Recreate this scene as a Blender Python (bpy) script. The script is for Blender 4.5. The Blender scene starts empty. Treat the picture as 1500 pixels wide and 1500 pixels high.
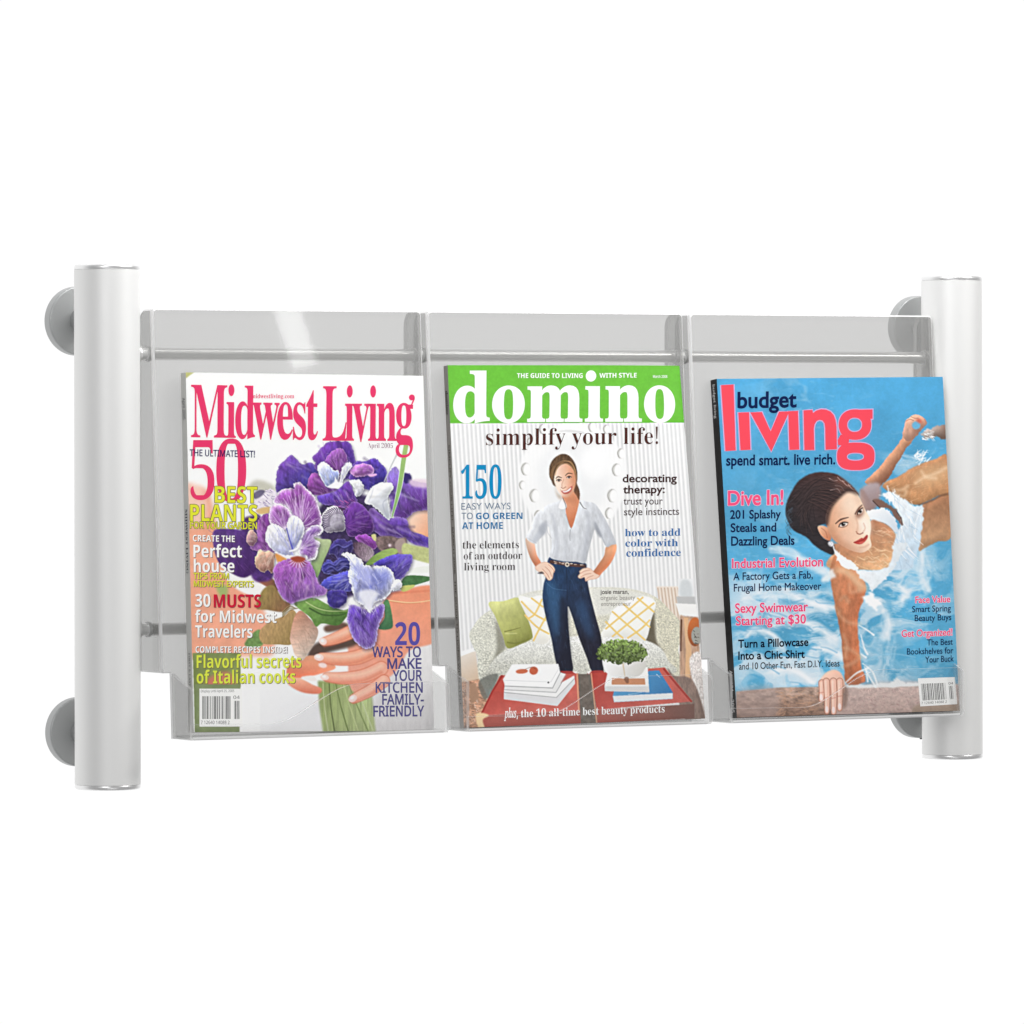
import bpy, bmesh, math, os
import numpy as np
from mathutils import Vector, Matrix

# ---------------------------------------------------------------- camera, world, lamps, exposure
sc = bpy.context.scene
COL = sc.collection
PH = 1500.0                                     # the photograph's side in pixels
CAMP = dict(f=8456.0568, loc=(-2.2440, -3.8782, .0760), yaw=.5194, pitch=.0009, roll=-.0017, cx=757.96, cy=613.45)
_y, _p, _r = CAMP['yaw'], CAMP['pitch'], CAMP['roll']
FWD = np.array([math.sin(_y)*math.cos(_p), math.cos(_y)*math.cos(_p), math.sin(_p)])
_R = np.array([math.cos(_y), -math.sin(_y), 0.0]); _U = np.cross(_R, FWD)
RGT = _R*math.cos(_r) + _U*math.sin(_r); UPV = -_R*math.sin(_r) + _U*math.cos(_r)
CLOC = np.array(CAMP['loc'])
cam = bpy.data.cameras.new('camera'); cam_o = bpy.data.objects.new('camera', cam); COL.objects.link(cam_o)
cam_o.matrix_world = Matrix(((RGT[0], UPV[0], -FWD[0], CLOC[0]), (RGT[1], UPV[1], -FWD[1], CLOC[1]),
                             (RGT[2], UPV[2], -FWD[2], CLOC[2]), (0, 0, 0, 1)))
cam.sensor_width = 36; cam.lens = CAMP['f']/PH*36
cam.shift_x = (750-CAMP['cx'])/PH; cam.shift_y = (CAMP['cy']-750)/PH
cam.clip_start = .05; cam.clip_end = 200
sc.camera = cam_o

world = bpy.data.worlds.new('World'); sc.world = world; world.use_nodes = True
# a white seamless studio behind the rack (+y), falling off to the dim room behind the camera (-y)
wnt = world.node_tree; bg = wnt.nodes['Background']; bg.inputs[1].default_value = 1.0
_tc = wnt.nodes.new('ShaderNodeTexCoord'); _sx = wnt.nodes.new('ShaderNodeSeparateXYZ')
_rp = wnt.nodes.new('ShaderNodeValToRGB'); _mr = wnt.nodes.new('ShaderNodeMapRange')
_mr.inputs['From Min'].default_value = -1; _mr.inputs['From Max'].default_value = 1
wnt.links.new(_tc.outputs['Generated'], _sx.inputs[0]); wnt.links.new(_sx.outputs['Y'], _mr.inputs['Value'])
wnt.links.new(_mr.outputs[0], _rp.inputs[0]); wnt.links.new(_rp.outputs[0], bg.inputs[0])
_rp.color_ramp.interpolation = 'EASE'
_e = _rp.color_ramp.elements
_e[0].position = .44; _e[0].color = (.30, .30, .302, 1); _e[1].position = .80; _e[1].color = (1.02, 1.02, 1.02, 1)

def lin(c):
    a = np.asarray(c, float)/255.
    return np.where(a <= .04045, a/12.92, ((a+.055)/1.055)**2.4)
def unproject(px, py, y0):
    v = FWD + RGT*(px-CAMP['cx'])/CAMP['f'] + UPV*(CAMP['cy']-py)/CAMP['f']
    return CLOC + v*(y0-CLOC[1])/v[1]
def lamp(name, loc, target, size, size_y, power, color=(1, 1, 1)):
    l = bpy.data.lights.new(name, 'AREA'); l.shape = 'RECTANGLE'; l.size = size; l.size_y = size_y
    l.energy = power; l.color = color
    o = bpy.data.objects.new(name, l); COL.objects.link(o); o.location = loc
    o.rotation_euler = (Vector(target)-Vector(loc)).to_track_quat('-Z', 'Y').to_euler()
    return o
# a key from the right, a box overhead, and two fills added to brighten
lamp('key_softbox', (1.9, -2.1, 1.7), (0, 0, 0), .9, .7, 40, (1, .99, .97))
lamp('fill_lamp', (-2.1, -2.5, .7), (0, 0, 0), 1.3, 1.0, 14)
lamp('low_fill_lamp', (-.9, -2.6, -1.5), (0, 0, 0), 1.4, .8, 5)
lamp('top_softbox', (0, -.30, .72), (0, 0, 0), 1.1, .2, 5.5)

def glint(px, py, dist, sx, sy, power, roll):
    """a small added lamp, set so the tilted clear sheet mirrors it as a glint"""
    p = unproject(px, py, -.0105); d = p-CLOC; d /= np.linalg.norm(d); n = np.array((0, -1, .058)); n /= np.linalg.norm(n)
    q = p+(d-2*(d@n)*n)*dist
    o = lamp('glint_lamp', tuple(q), tuple(p), sx, sy, power); o.rotation_euler.rotate_axis('Z', math.radians(roll))  # unseen lamp, added only for its streak on the sheet
glint(428, 480, 2.6, .030, .10, .13, 14)
sc.view_settings.view_transform = 'Standard'
sc.view_settings.look = 'None'
sc.view_settings.exposure = 0; sc.view_settings.gamma = 1
sc.render.engine = 'CYCLES'
sc.cycles.max_bounces = 12; sc.cycles.transparent_max_bounces = 40
sc.cycles.caustics_reflective = False; sc.cycles.caustics_refractive = False

# ---------------------------------------------------------------- helpers
def tag(o, label=None, cat=None, group=None, kind=None):
    for k, v in (('label', label), ('category', cat), ('group', group), ('kind', kind)):
        if v: o[k] = v
    return o
def empty(name, loc, label, cat, group=None):
    o = bpy.data.objects.new(name, None); COL.objects.link(o); o.location = loc; o.empty_display_size = .05
    return tag(o, label, cat, group)
def link(name, me, parent=None, smooth=None):
    o = bpy.data.objects.new(name, me); COL.objects.link(o)
    if parent is not None:
        o.parent = parent
        o.matrix_parent_inverse = Matrix.Translation(-WORLD_AT[parent.name])
    WORLD_AT[o.name] = Vector((0, 0, 0))
    return o
WORLD_AT = {}
def mat(name, color, rough=.5, metal=0., spec=.5, **k):
    m = bpy.data.materials.new(name); m.use_nodes = True
    p = m.node_tree.nodes['Principled BSDF']
    p.inputs['Base Color'].default_value = (*color, 1) if len(color) == 3 else color
    p.inputs['Roughness'].default_value = rough; p.inputs['Metallic'].default_value = metal
    p.inputs['Specular IOR Level'].default_value = spec
    for a, b in k.items(): p.inputs[a].default_value = b
    return m

def brushed(name, color, rough, metal, scale=(40, 40, 900), amt=.06, bump=.0):
    """satin metal: fine noise in roughness and a faint mottling of the colour"""
    m = mat(name, color, rough, metal); nt = m.node_tree; p = nt.nodes['Principled BSDF']
    tc = nt.nodes.new('ShaderNodeTexCoord'); mp = nt.nodes.new('ShaderNodeMapping'); mp.inputs['Scale'].default_value = scale
    nz = nt.nodes.new('ShaderNodeTexNoise'); nz.inputs['Scale'].default_value = 1; nz.inputs['Detail'].default_value = 4
    mr = nt.nodes.new('ShaderNodeMapRange'); mr.inputs['To Min'].default_value = rough-amt; mr.inputs['To Max'].default_value = rough+amt
    nt.links.new(tc.outputs['Object'], mp.inputs['Vector']); nt.links.new(mp.outputs[0], nz.inputs['Vector'])
    nt.links.new(nz.outputs['Fac'], mr.inputs['Value']); nt.links.new(mr.outputs[0], p.inputs['Roughness'])
    return m

def acrylic(name, veil, tint, veil_col=(.62, .62, .61), rough=.03, tl_share=0.):
    """clear sheet: mostly see-through, a tint and veil of plain colour, glossy skin by Fresnel"""
    m = bpy.data.materials.new(name); m.use_nodes = True; nt = m.node_tree; nt.nodes.clear()
    out = nt.nodes.new('ShaderNodeOutputMaterial')
    tr = nt.nodes.new('ShaderNodeBsdfTransparent'); tr.inputs[0].default_value = (*tint, 1)
    df = nt.nodes.new('ShaderNodeBsdfDiffuse'); df.inputs[0].default_value = (*veil_col, 1)
    tl = nt.nodes.new('ShaderNodeBsdfTranslucent'); tl.inputs[0].default_value = (*veil_col, 1)
    body = nt.nodes.new('ShaderNodeMixShader'); body.inputs[0].default_value = tl_share
    nt.links.new(df.outputs[0], body.inputs[1]); nt.links.new(tl.outputs[0], body.inputs[2])
    mx = nt.nodes.new('ShaderNodeMixShader'); mx.inputs[0].default_value = veil
    nt.links.new(tr.outputs[0], mx.inputs[1]); nt.links.new(body.outputs[0], mx.inputs[2])
    gl = nt.nodes.new('ShaderNodeBsdfGlossy'); gl.inputs['Roughness'].default_value = rough
    fr = nt.nodes.new('ShaderNodeFresnel'); fr.inputs['IOR'].default_value = 1.35
    m2 = nt.nodes.new('ShaderNodeMixShader')
    ge = nt.nodes.new('ShaderNodeNewGeometry'); ml = nt.nodes.new('ShaderNodeMath'); ml.operation = 'MULTIPLY_ADD'    # the skin reflects on its outer side only
    ml.inputs[1].default_value = -1; ml.inputs[2].default_value = 1; nt.links.new(ge.outputs['Backfacing'], ml.inputs[0])
    mu = nt.nodes.new('ShaderNodeMath'); mu.operation = 'MULTIPLY'; nt.links.new(ml.outputs[0], mu.inputs[0]); nt.links.new(fr.outputs[0], mu.inputs[1])
    nt.links.new(mu.outputs[0], m2.inputs[0]); nt.links.new(mx.outputs[0], m2.inputs[1]); nt.links.new(gl.outputs[0], m2.inputs[2])
    nt.links.new(m2.outputs[0], out.inputs[0])
    return m

M_POST = brushed('satin_silver_paint', (.95, .95, .94), .46, .25)
M_ROD = brushed('satin_silver_rod', (.92, .92, .91), .26, .5, (20, 700, 700), .03)
M_CAP = mat('satin_cap', (.90, .90, .90), .30, .75)
M_DISC = brushed('grey_painted_metal', (.46, .47, .47), .42, .3)
M_SCREW = mat('black_screw', (.02, .02, .02), .4)
M_ACR = acrylic('shade_grey_acrylic', .22, (.835, .835, .832), (.60, .60, .593))  # grey put into the clear sheet for the shaded wall behind it
M_ACR_SIDE = acrylic('gap_shade_acrylic', .15, (.74, .74, .735), (.5, .5, .495))  # darker copy: shade of the gaps between pockets put into the tint
M_ACR_CHEEK = acrylic('clear_acrylic_cheek', .14, (.90, .90, .898), (.7, .7, .695))
M_ACR_CLEAR = acrylic('clear_acrylic_lip', .008, (.99, .99, .99), (.9, .9, .9))
M_EDGE_LIP = acrylic('faint_edge_highlight', .30, (.98, .98, .98), (1, 1, 1), .12, .5)  # weaker white, painted highlight along the lip and cheek edges
M_EDGE = acrylic('white_edge_highlight', .92, (1, 1, 1), (1, 1, 1), .12, .25)  # white colour stands in for light caught by the clear edges

def cyl(name, m, p0, p1, r, parent, seg=96, bev=0.0, ends=True):
    """round bar from p0 to p1 with softly turned ends"""
    p0, p1 = Vector(p0), Vector(p1); d = (p1-p0); L = d.length; d.normalize()
    q = d.to_track_quat('Z', 'Y').to_matrix()
    prof = [(0, 0), (r-bev, 0)]
    if bev: prof += [(r-bev*.3, bev*.3), (r, bev), (r, L-bev), (r-bev*.3, L-bev*.3), (r-bev, L), (0, L)]
    else: prof = [(0, 0), (r, 0), (r, L), (0, L)]
    return lathe(name, m, prof, p0, q, parent, seg)
def lathe(name, m, prof, base, q, parent, seg=96, sharp=35):
    bm = bmesh.new(); rings = []
    for (r, h) in prof:
        if r == 0: rings.append([bm.verts.new(base + q @ Vector((0, 0, h)))])
        else: rings.append([bm.verts.new(base + q @ Vector((r*math.cos(2*math.pi*k/seg), r*math.sin(2*math.pi*k/seg), h))) for k in range(seg)])
    for a, b in zip(rings, rings[1:]):
        for k in range(seg):
            k2 = (k+1) % seg
            if len(a) == 1 and len(b) == 1: continue
            if len(a) == 1: bm.faces.new((a[0], b[k2], b[k]))
            elif len(b) == 1: bm.faces.new((a[k], a[k2], b[0]))
            else: bm.faces.new((a[k], a[k2], b[k2], b[k]))
    bmesh.ops.recalc_face_normals(bm, faces=bm.faces)
    me = bpy.data.meshes.new(name)
    for f in bm.faces: f.smooth = True
    for e in bm.edges:
        if len(e.link_faces) == 2 and e.calc_face_angle(0) > math.radians(sharp): e.smooth = False
    bm.to_mesh(me); bm.free(); me.materials.append(m)
    return link(name, me, parent)

CHAMFER = .0011
def sheet(name, outline, thick_vec, parent, m, medge, chamfer=None):
    """a flat plate: outline (3D points, any simple polygon) thickened along thick_vec; the cut edge carries the white painted highlight material"""
    bm = bmesh.new(); t = Vector(thick_vec); tn = t.normalized(); P = [Vector(p) for p in outline]; n = len(P); c = chamfer or CHAMFER
    area = Vector((0, 0, 0))
    for k in range(n): area += P[k].cross(P[(k+1) % n])
    up = area.normalized(); ins = []
    for k in range(n):                                   # inset outline for the front chamfer, added to catch the key light
        d0 = (P[k]-P[k-1]).normalized(); d1 = (P[(k+1) % n]-P[k]).normalized(); n0, n1 = up.cross(d0), up.cross(d1)
        ins.append(P[k]+(n0+n1)*(c/max(1+n0.dot(n1), .5)))
    f0 = [bm.verts.new(p) for p in ins]; a = [bm.verts.new(p+tn*c) for p in P]; b = [bm.verts.new(p+t) for p in P]
    bm.faces.new(f0); bm.faces.new(list(reversed(b)))
    for k in range(n):
        for u, v in ((f0, a), (a, b)):
            f = bm.faces.new((u[k], v[k], v[(k+1) % n], u[(k+1) % n])); f.material_index = 1
    bm.normal_update()
    bmesh.ops.recalc_face_normals(bm, faces=bm.faces)
    bmesh.ops.triangulate(bm, faces=[f for f in bm.faces if len(f.verts) > 4])
    me = bpy.data.meshes.new(name); bm.to_mesh(me); bm.free()
    me.materials.append(m); me.materials.append(medge)
    return link(name, me, parent)

YW = .0545                                        # the plane the wall mounts sit on

# ---------------------------------------------------------------- the rack
S, H, R = .756, .3890, .0245
ZT, ZB = .1288, -.0769
rack = empty('magazine_rack', (0, YW, -H/2), 'wall mounted rack of silver posts and rods with three clear acrylic pockets', 'magazine rack')
WORLD_AT[rack.name] = Vector((0, YW, -H/2))
for sx in (-1, 1):
    x = sx*S/2
    post = cyl('post', M_POST, (x, 0, -H/2+.0034), (x, 0, H/2-.0034), R, rack, 128)
    for sz in (-1, 1):
        q = Matrix.Rotation(0 if sz > 0 else math.pi, 3, 'X')
        lathe('end_cap', M_CAP, [(R-.0012, -.0006), (R-.0004, 0), (R-.0001, .0004), (R-.0001, .0024), (R-.0007, .0034), (R-.003, .0038), (0, .0039)],
              Vector((x, 0, sz*(H/2-.0034))), q, post, 128, 60)
    for sz, z in ((1, .1539), (-1, -.1547)):
        qy = Vector((0, -1, 0)).to_track_quat('Z', 'Y').to_matrix()
        d = lathe('wall_mount', M_DISC, [(0, 0), (.0256, 0), (.026, .0004), (.026, .0086), (.0256, .0094), (.0250, .0098), (.0, .0098)],
                  Vector((x, YW-.0002, z)), qy, rack, 96, 25)
        cyl('standoff', M_DISC, (x, YW-.0098, z), (x, R-.001, z), .0095, d, 48)
        cyl('set_screw', M_SCREW, (x+.004, YW-.005, z-.0247), (x+.004, YW-.005, z-.0272), .0022, d, 16)
for z in (ZT, ZB):
    rod = cyl('rod', M_ROD, (-S/2+R-.004, 0, z), (S/2-R+.004, 0, z), .0047, rack, 48)
    for sx in (-1, 1):
        xe = sx*(S/2-R+.0012)
        cyl('rod_ferrule', M_ROD, (xe, 0, z), (xe-sx*.0035, 0, z), .0066, rod, 48, .0006)

PW, TH = .1143, .0024                              # half width of a pocket, thickness of its sheets
def smooth(a, b, n=14):
    t = np.linspace(0, 1, n); s = t*t*(3-2*t)
    return [(a[0]+(b[0]-a[0])*ti, a[1]+(b[1]-a[1])*si) for ti, si in zip(t, s)]
def pocket(cx):
    yT, yB, zT, zB = -.0105, -.0262, .1626, -.1088      # sloping back panel, top and bottom
    def yp(z): return yT+(yB-yT)*(zT-z)/(zT-zB)
    zL, dz = -.1575, 0
    x0, x1 = cx-PW, cx+PW; tw = .1092; tx0, tx1 = cx+.0022-tw, cx+.0022+tw
    yl = -.0600                                          # the front lip's plane
    # back panel with its narrower tongue below the notches
    rc = [(r0*math.sin(a), r0*math.cos(a)) for r0 in (.0035,) for a in np.linspace(0, math.pi/2, 6)]
    o = [(x0+.0035-b, zT-.0035+a) for a, b in rc][::-1] + [(x0, zB+.003), (x0+.001, zB), (tx0, zB), (tx0, zL), (tx1, zL), (tx1, zB), (x1-.001, zB), (x1, zB+.003)] + [(x1-.0035+a, zT-.0035+b) for a, b in rc][::-1]
    p = sheet('pocket', [(x, yp(z), z) for x, z in o], (0, TH, 0), rack, M_ACR, M_EDGE)
    # side flanges that run back to the wall side and carry the pocket on the rods
    for x, dx in ((x0, TH), (x1, -TH)):
        yb = .0132
        arc = [(yb-.011+.011*math.sin(a), zT-.0005-.011+.011*math.cos(a)) for a in np.linspace(0, math.pi/2, 9)]
        ol = [(yp(zT-.0005)+TH+.0002, zT-.0005)] + arc + [(yb, zB+.002), (yb-.002, zB), (yp(zB)+TH+.0002, zB)]
        sheet('side_flange', [(x, y, z) for y, z in ol], (dx, 0, 0), p, M_ACR_SIDE, M_EDGE)
        for z in (ZT, ZB):                               # collars round the rods
            cyl('rod_collar', M_EDGE, (x-dx*.1, 0, z), (x+dx*1.1, 0, z), .0058, p, 40, .0004)
    # trough: cheeks, shelf, lip
    for x, dx in ((tx0, TH), (tx1, -TH)):
        ol = [(yp(zB)-.0002, zB), (yp(zL)-.0002, zL), (yl+TH+.0002, zL), (yl+TH+.0002, -.1195)]
        sheet('trough_cheek', [(x, y, z) for y, z in ol], (dx, 0, 0), p, M_ACR_CHEEK, M_EDGE_LIP, .0004)
    sheet('trough_shelf', [(tx0+TH+.0002, yp(zL)-.0002, zL), (tx1-TH-.0002, yp(zL)-.0002, zL), (tx1-TH-.0002, yl+TH+.0002, zL), (tx0+TH+.0002, yl+TH+.0002, zL)], (0, 0, TH), p, M_ACR, M_EDGE)
    W = tx1-tx0; zl = zL+.0008
    top = [(tx0, -.1455)] + smooth((tx0+.30*W, -.1465), (tx0+.64*W, -.1185), 22)
    rr = .006
    top += [(tx1-rr+rr*math.sin(a), -.1185-rr+rr*math.cos(a)) for a in np.linspace(0, math.pi/2, 8)]
    low = [(tx1-.003+.003*math.cos(a), zl+.003-.003*math.sin(a)) for a in np.linspace(0, math.pi/2, 6)]
    low += [(tx0+.003-.003*math.sin(a), zl+.003-.003*math.cos(a)) for a in np.linspace(0, math.pi/2, 6)]
    sheet('front_lip', [(x, yl, z) for x, z in top+low], (0, TH, 0), p, M_ACR_CLEAR, M_EDGE_LIP, .0003)
    return p
for cx in (-.2315, .0027, .2378): pocket(cx)
# ---------------------------------------------------------------- lettering
FDIR = os.path.join(bpy.utils.system_resource('DATAFILES'), 'fonts')
def load_font(fn):
    try: return bpy.data.fonts.load(os.path.join(FDIR, fn))
    except Exception: return None
F_MATH = load_font('NotoSansMath-Regular.woff2')
def bold_serif(s):
    return ''.join(chr(0x1D400+ord(c)-65) if 'A' <= c <= 'Z' else chr(0x1D41A+ord(c)-97) if 'a' <= c <= 'z' else chr(0x1D7CE+ord(c)-48) if '0' <= c <= '9' else c for c in s)
def bold_sans(s):
    return ''.join(chr(0x1D5D4+ord(c)-65) if 'A' <= c <= 'Z' else chr(0x1D5EE+ord(c)-97) if 'a' <= c <= 'z' else chr(0x1D7EC+ord(c)-48) if '0' <= c <= '9' else c for c in s)
def italic_serif(s):
    return ''.join('\u210E' if c == 'h' else chr(0x1D434+ord(c)-65) if 'A' <= c <= 'Z' else chr(0x1D44E+ord(c)-97) if 'a' <= c <= 'z' else c for c in s)
FACES = {'sans': (F_MATH, lambda s: s), 'sansb': (F_MATH, bold_sans), 'serif': (F_MATH, bold_serif), 'ital': (F_MATH, italic_serif), 'geo': (None, lambda s: s)}
_cache = {}
def thicken(v, t, off):
    """move the outline of flat letters outwards (or inwards) by off"""
    cnt = {}
    for a, b, c in t:
        for e in ((a, b), (b, c), (c, a)): cnt[e] = cnt.get(e, 0)+1
    nrm = np.zeros_like(v); k = np.zeros(len(v)); ns = [[] for _ in v]
    for (a, b) in cnt:
        if (b, a) in cnt: continue
        d = v[b]-v[a]; l = np.hypot(*d)
        if l < 1e-7: continue
        n = np.array((d[1], -d[0]))/l; ns[a].append(n); ns[b].append(n)
    o = v.copy()
    for i, q in enumerate(ns):
        if len(q) >= 2:
            n = q[0]+q[1]; den = max(1+q[0]@q[1], .35); o[i] += off*n/den
        elif q: o[i] += off*q[0]
    return o
def weld(v, t):
    key = np.round(v/1e-5).astype(int); _, first, inv = np.unique(key, axis=0, return_index=True, return_inverse=True); inv = inv.ravel()
    t = inv[t]; t = t[(t[:, 0] != t[:, 1]) & (t[:, 1] != t[:, 2]) & (t[:, 0] != t[:, 2])]; v = v[first]
    A = v[t]; ar = (A[:, 1, 0]-A[:, 0, 0])*(A[:, 2, 1]-A[:, 0, 1])-(A[:, 2, 0]-A[:, 0, 0])*(A[:, 1, 1]-A[:, 0, 1]); t[ar < 0] = t[ar < 0][:, ::-1]
    return v, t
def outline(face, s, off=0.0, sp=1.0):
    """flat triangles of a line of lettering, in em units"""
    key = (face, s, off, sp)
    if key not in _cache:
        font, enc = FACES[face]
        c = bpy.data.curves.new('lettering', 'FONT'); c.body = enc(s) if font else s; c.resolution_u = 5; c.space_character = sp
        if font: c.font = font
        o = bpy.data.objects.new('lettering', c); COL.objects.link(o)
        dg = bpy.context.evaluated_depsgraph_get(); me = o.evaluated_get(dg).to_mesh()
        n = len(me.vertices); co = np.zeros(n*3, 'f'); me.vertices.foreach_get('co', co)
        me.calc_loop_triangles(); t = np.zeros(len(me.loop_triangles)*3, 'i'); me.loop_triangles.foreach_get('vertices', t)
        V, T = weld(co.reshape(-1, 3)[:, :2].astype(float), t.reshape(-1, 3).copy())
        _cache[key] = (thicken(V, T, off) if off else V, T)
        o.evaluated_get(dg).to_mesh_clear(); bpy.data.objects.remove(o); bpy.data.curves.remove(c)
    return _cache[key]
def cap(face, ch='H'):
    v, _ = outline(face, ch); return v[:, 1].max()

class Cover:
    """a printed cover: coordinates X, Y of its layout, mapped onto the sheet in space"""
    def __init__(s, corners_px, y_top, y_bot, quad, curl=(0, 0), back=.008):
        s.P = [unproject(x, y, yy) for (x, y), yy in zip(corners_px, (y_top, y_top, y_bot, y_bot))]   # TL TR BR BL
        s.Q = [np.array(q, float) for q in quad]; s.curl = curl
        n = np.cross(s.P[1]-s.P[0], s.P[3]-s.P[0]); n /= np.linalg.norm(n)
        s.n = n if n[1] < 0 else -n                                # towards the viewer
    def layout(s, u, v):
        u = np.asarray(u)[..., None]; v = np.asarray(v)[..., None]; q = s.Q
        return (1-u)*(1-v)*q[0] + u*(1-v)*q[1] + u*v*q[2] + (1-u)*v*q[3]
    def uv(s, X):
        X = np.asarray(X, float); u = np.full(X.shape[:-1], .5); v = u.copy(); q = s.Q
        for _ in range(8):
            e = s.layout(u, v)-X; u_, v_ = u[..., None], v[..., None]
            du = (1-v_)*(q[1]-q[0]) + v_*(q[2]-q[3]); dv = (1-u_)*(q[3]-q[0]) + u_*(q[2]-q[1])
            det = du[..., 0]*dv[..., 1]-du[..., 1]*dv[..., 0]
            u = u-(e[..., 0]*dv[..., 1]-e[..., 1]*dv[..., 0])/det; v = v-(du[..., 0]*e[..., 1]-du[..., 1]*e[..., 0])/det
        return u, v
    def at(s, u, v, h=0.0):
        u = np.asarray(u, float); v = np.asarray(v, float); U, V = u[..., None], v[..., None]; P = s.P
        p = (1-U)*(1-V)*P[0] + U*(1-V)*P[1] + U*V*P[2] + (1-U)*V*P[3]
        b = s.curl[0]*np.clip((u-.55)/.45, 0, 1)**2*np.clip(1-v/.6, 0, 1)**1.5 + s.curl[1]*np.sin(np.pi*np.clip(u, 0, 1))*np.sin(np.pi*np.clip(v, 0, 1))
        return p + s.n*(h-b[..., None])

INK = {}
def ink(c):
    c = tuple(c)
    if c not in INK:
        INK[c] = mat('printed_ink', tuple(lin(c)), .5, 0, .0)
    return INK[c]
def tri_mesh(name, verts, tris, m, parent):
    me = bpy.data.meshes.new(name); me.from_pydata([tuple(v) for v in verts], [], [tuple(int(i) for i in t) for t in tris])
    me.materials.append(m); return link(name, me, parent)
def add_flat(cv, name, parent, XY, tris, color, h):
    u, v = cv.uv(XY); return tri_mesh(name, cv.at(u, v, h), tris, ink(color), parent)
H0 = .00008
def place(face, s, x0, y0, x1, y1, hc, off=0., ch='H', sp=1.0, drop_dots=()):
    v, t = outline(face, s, off, sp); v = v.copy()
    a, b = v[:, 0].min(), v[:, 0].max(); k = hc/cap(face, ch)
    dx, dy = x1-x0, y1-y0
    w = (v[:, 0]-a)/(b-a)
    X = x0 + w*dx; Y = y0 + w*dy - v[:, 1]*k
    X = X + 0*v[:, 1]
    return np.stack([X, Y], -1), t
def text(cv, parent, name, face, s, x0, y0, x1, y1, hc, color, off=0., under=None, ch='H', layer=1, sp=1.0):
    XY, t = place(face, s, x0, y0, x1, y1, hc, off, ch, sp)
    if under:                                                      # printed outline / drop shade below the letters
        uc, d, uoff = under
        XY2, t2 = place(face, s, x0, y0, x1, y1, hc, off, ch, sp)
        dirs = [(d*math.cos(a), d*math.sin(a)) for a in np.linspace(0, 2*math.pi, 9)[:-1]] if uoff == 0 else [(uoff*.6, uoff*.5), (uoff, uoff*.8)]
        vs, ts = [], []; n0 = 0; hh = []
        for i, (ax, ay) in enumerate(dirs):
            vs.append(XY2+np.array((ax, ay))); ts.append(t2+n0); n0 += len(XY2); hh += [H0*(layer-.5)+i*.000004]*len(XY2)
        VV = np.concatenate(vs); u, v = cv.uv(VV)
        P = cv.at(u, v, 0)+cv.n*np.array(hh)[:, None]
        o = tri_mesh(name, cv.at(*cv.uv(XY), H0*layer), t, ink(color), parent)
        tri_mesh(name.replace('lettering', 'shade') if 'lettering' in name else name+'_shade', P, np.concatenate(ts), ink(uc), o)
        return o
    return add_flat(cv, name, parent, XY, t, color, H0*layer)
def block(cv, parent, name, lines, layer=1):
    """several lines of one colour printed as one block"""
    V, T, n0 = [], [], 0
    col = lines[0][7]
    for (face, s, x0, y0, x1, y1, hc, c, *o) in lines:
        XY, t = place(face, s, x0, y0, x1, y1, hc, o[0] if o else 0.); V.append(XY); T.append(t+n0); n0 += len(XY)
    return add_flat(cv, name, parent, np.concatenate(V), np.concatenate(T), col, H0*layer)
def flat_poly(cv, parent, name, pts, color, layer=1):
    bm = bmesh.new(); vs = [bm.verts.new((x, y, 0)) for x, y in pts]; bm.faces.new(vs); bm.normal_update(); bmesh.ops.triangulate(bm, faces=bm.faces)
    XY = np.array([v.co[:2] for v in bm.verts]); bm.verts.index_update(); T = [[v.index for v in f.verts] for f in bm.faces]; bm.free()
    return add_flat(cv, name, parent, XY, T, color, H0*layer)
def ring_band(outer, inner):
    """strip of quads between two closed outlines with equally many points"""
    n = len(outer); V = np.array(list(outer)+list(inner)); T = []
    for k in range(n):
        k2 = (k+1) % n; T += [(k, k2, n+k2), (k, n+k2, n+k)]
    return V, np.array(T)
def ell(cx, cy, rx, ry, n=48, a0=0.):
    a = np.linspace(0, 2*np.pi, n+1)[:-1]+a0; return np.stack([cx+rx*np.cos(a), cy+ry*np.sin(a)], -1)
def merge(parts):
    V, T, n0 = [], [], 0
    for v, t in parts: V.append(np.asarray(v, float)); T.append(np.asarray(t)+n0); n0 += len(v)
    return np.concatenate(V), np.concatenate(T)
def poly(pts):
    # long edges are split so that the print follows the bow of the sheet
    q = []
    for a, b in zip(pts, list(pts[1:])+[pts[0]]):
        n = max(1, int(math.hypot(b[0]-a[0], b[1]-a[1])/40)); q += [(a[0]+(b[0]-a[0])*i/n, a[1]+(b[1]-a[1])*i/n) for i in range(n)]
    pts = q
    bm = bmesh.new(); vs = [bm.verts.new((x, y, 0)) for x, y in pts]; bm.faces.new(vs); bm.normal_update(); bmesh.ops.triangulate(bm, faces=bm.faces); bm.verts.index_update()
    V = np.array([v.co[:2] for v in bm.verts]); T = np.array([[v.index for v in f.verts] for f in bm.faces]); bm.free(); return V, T
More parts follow.
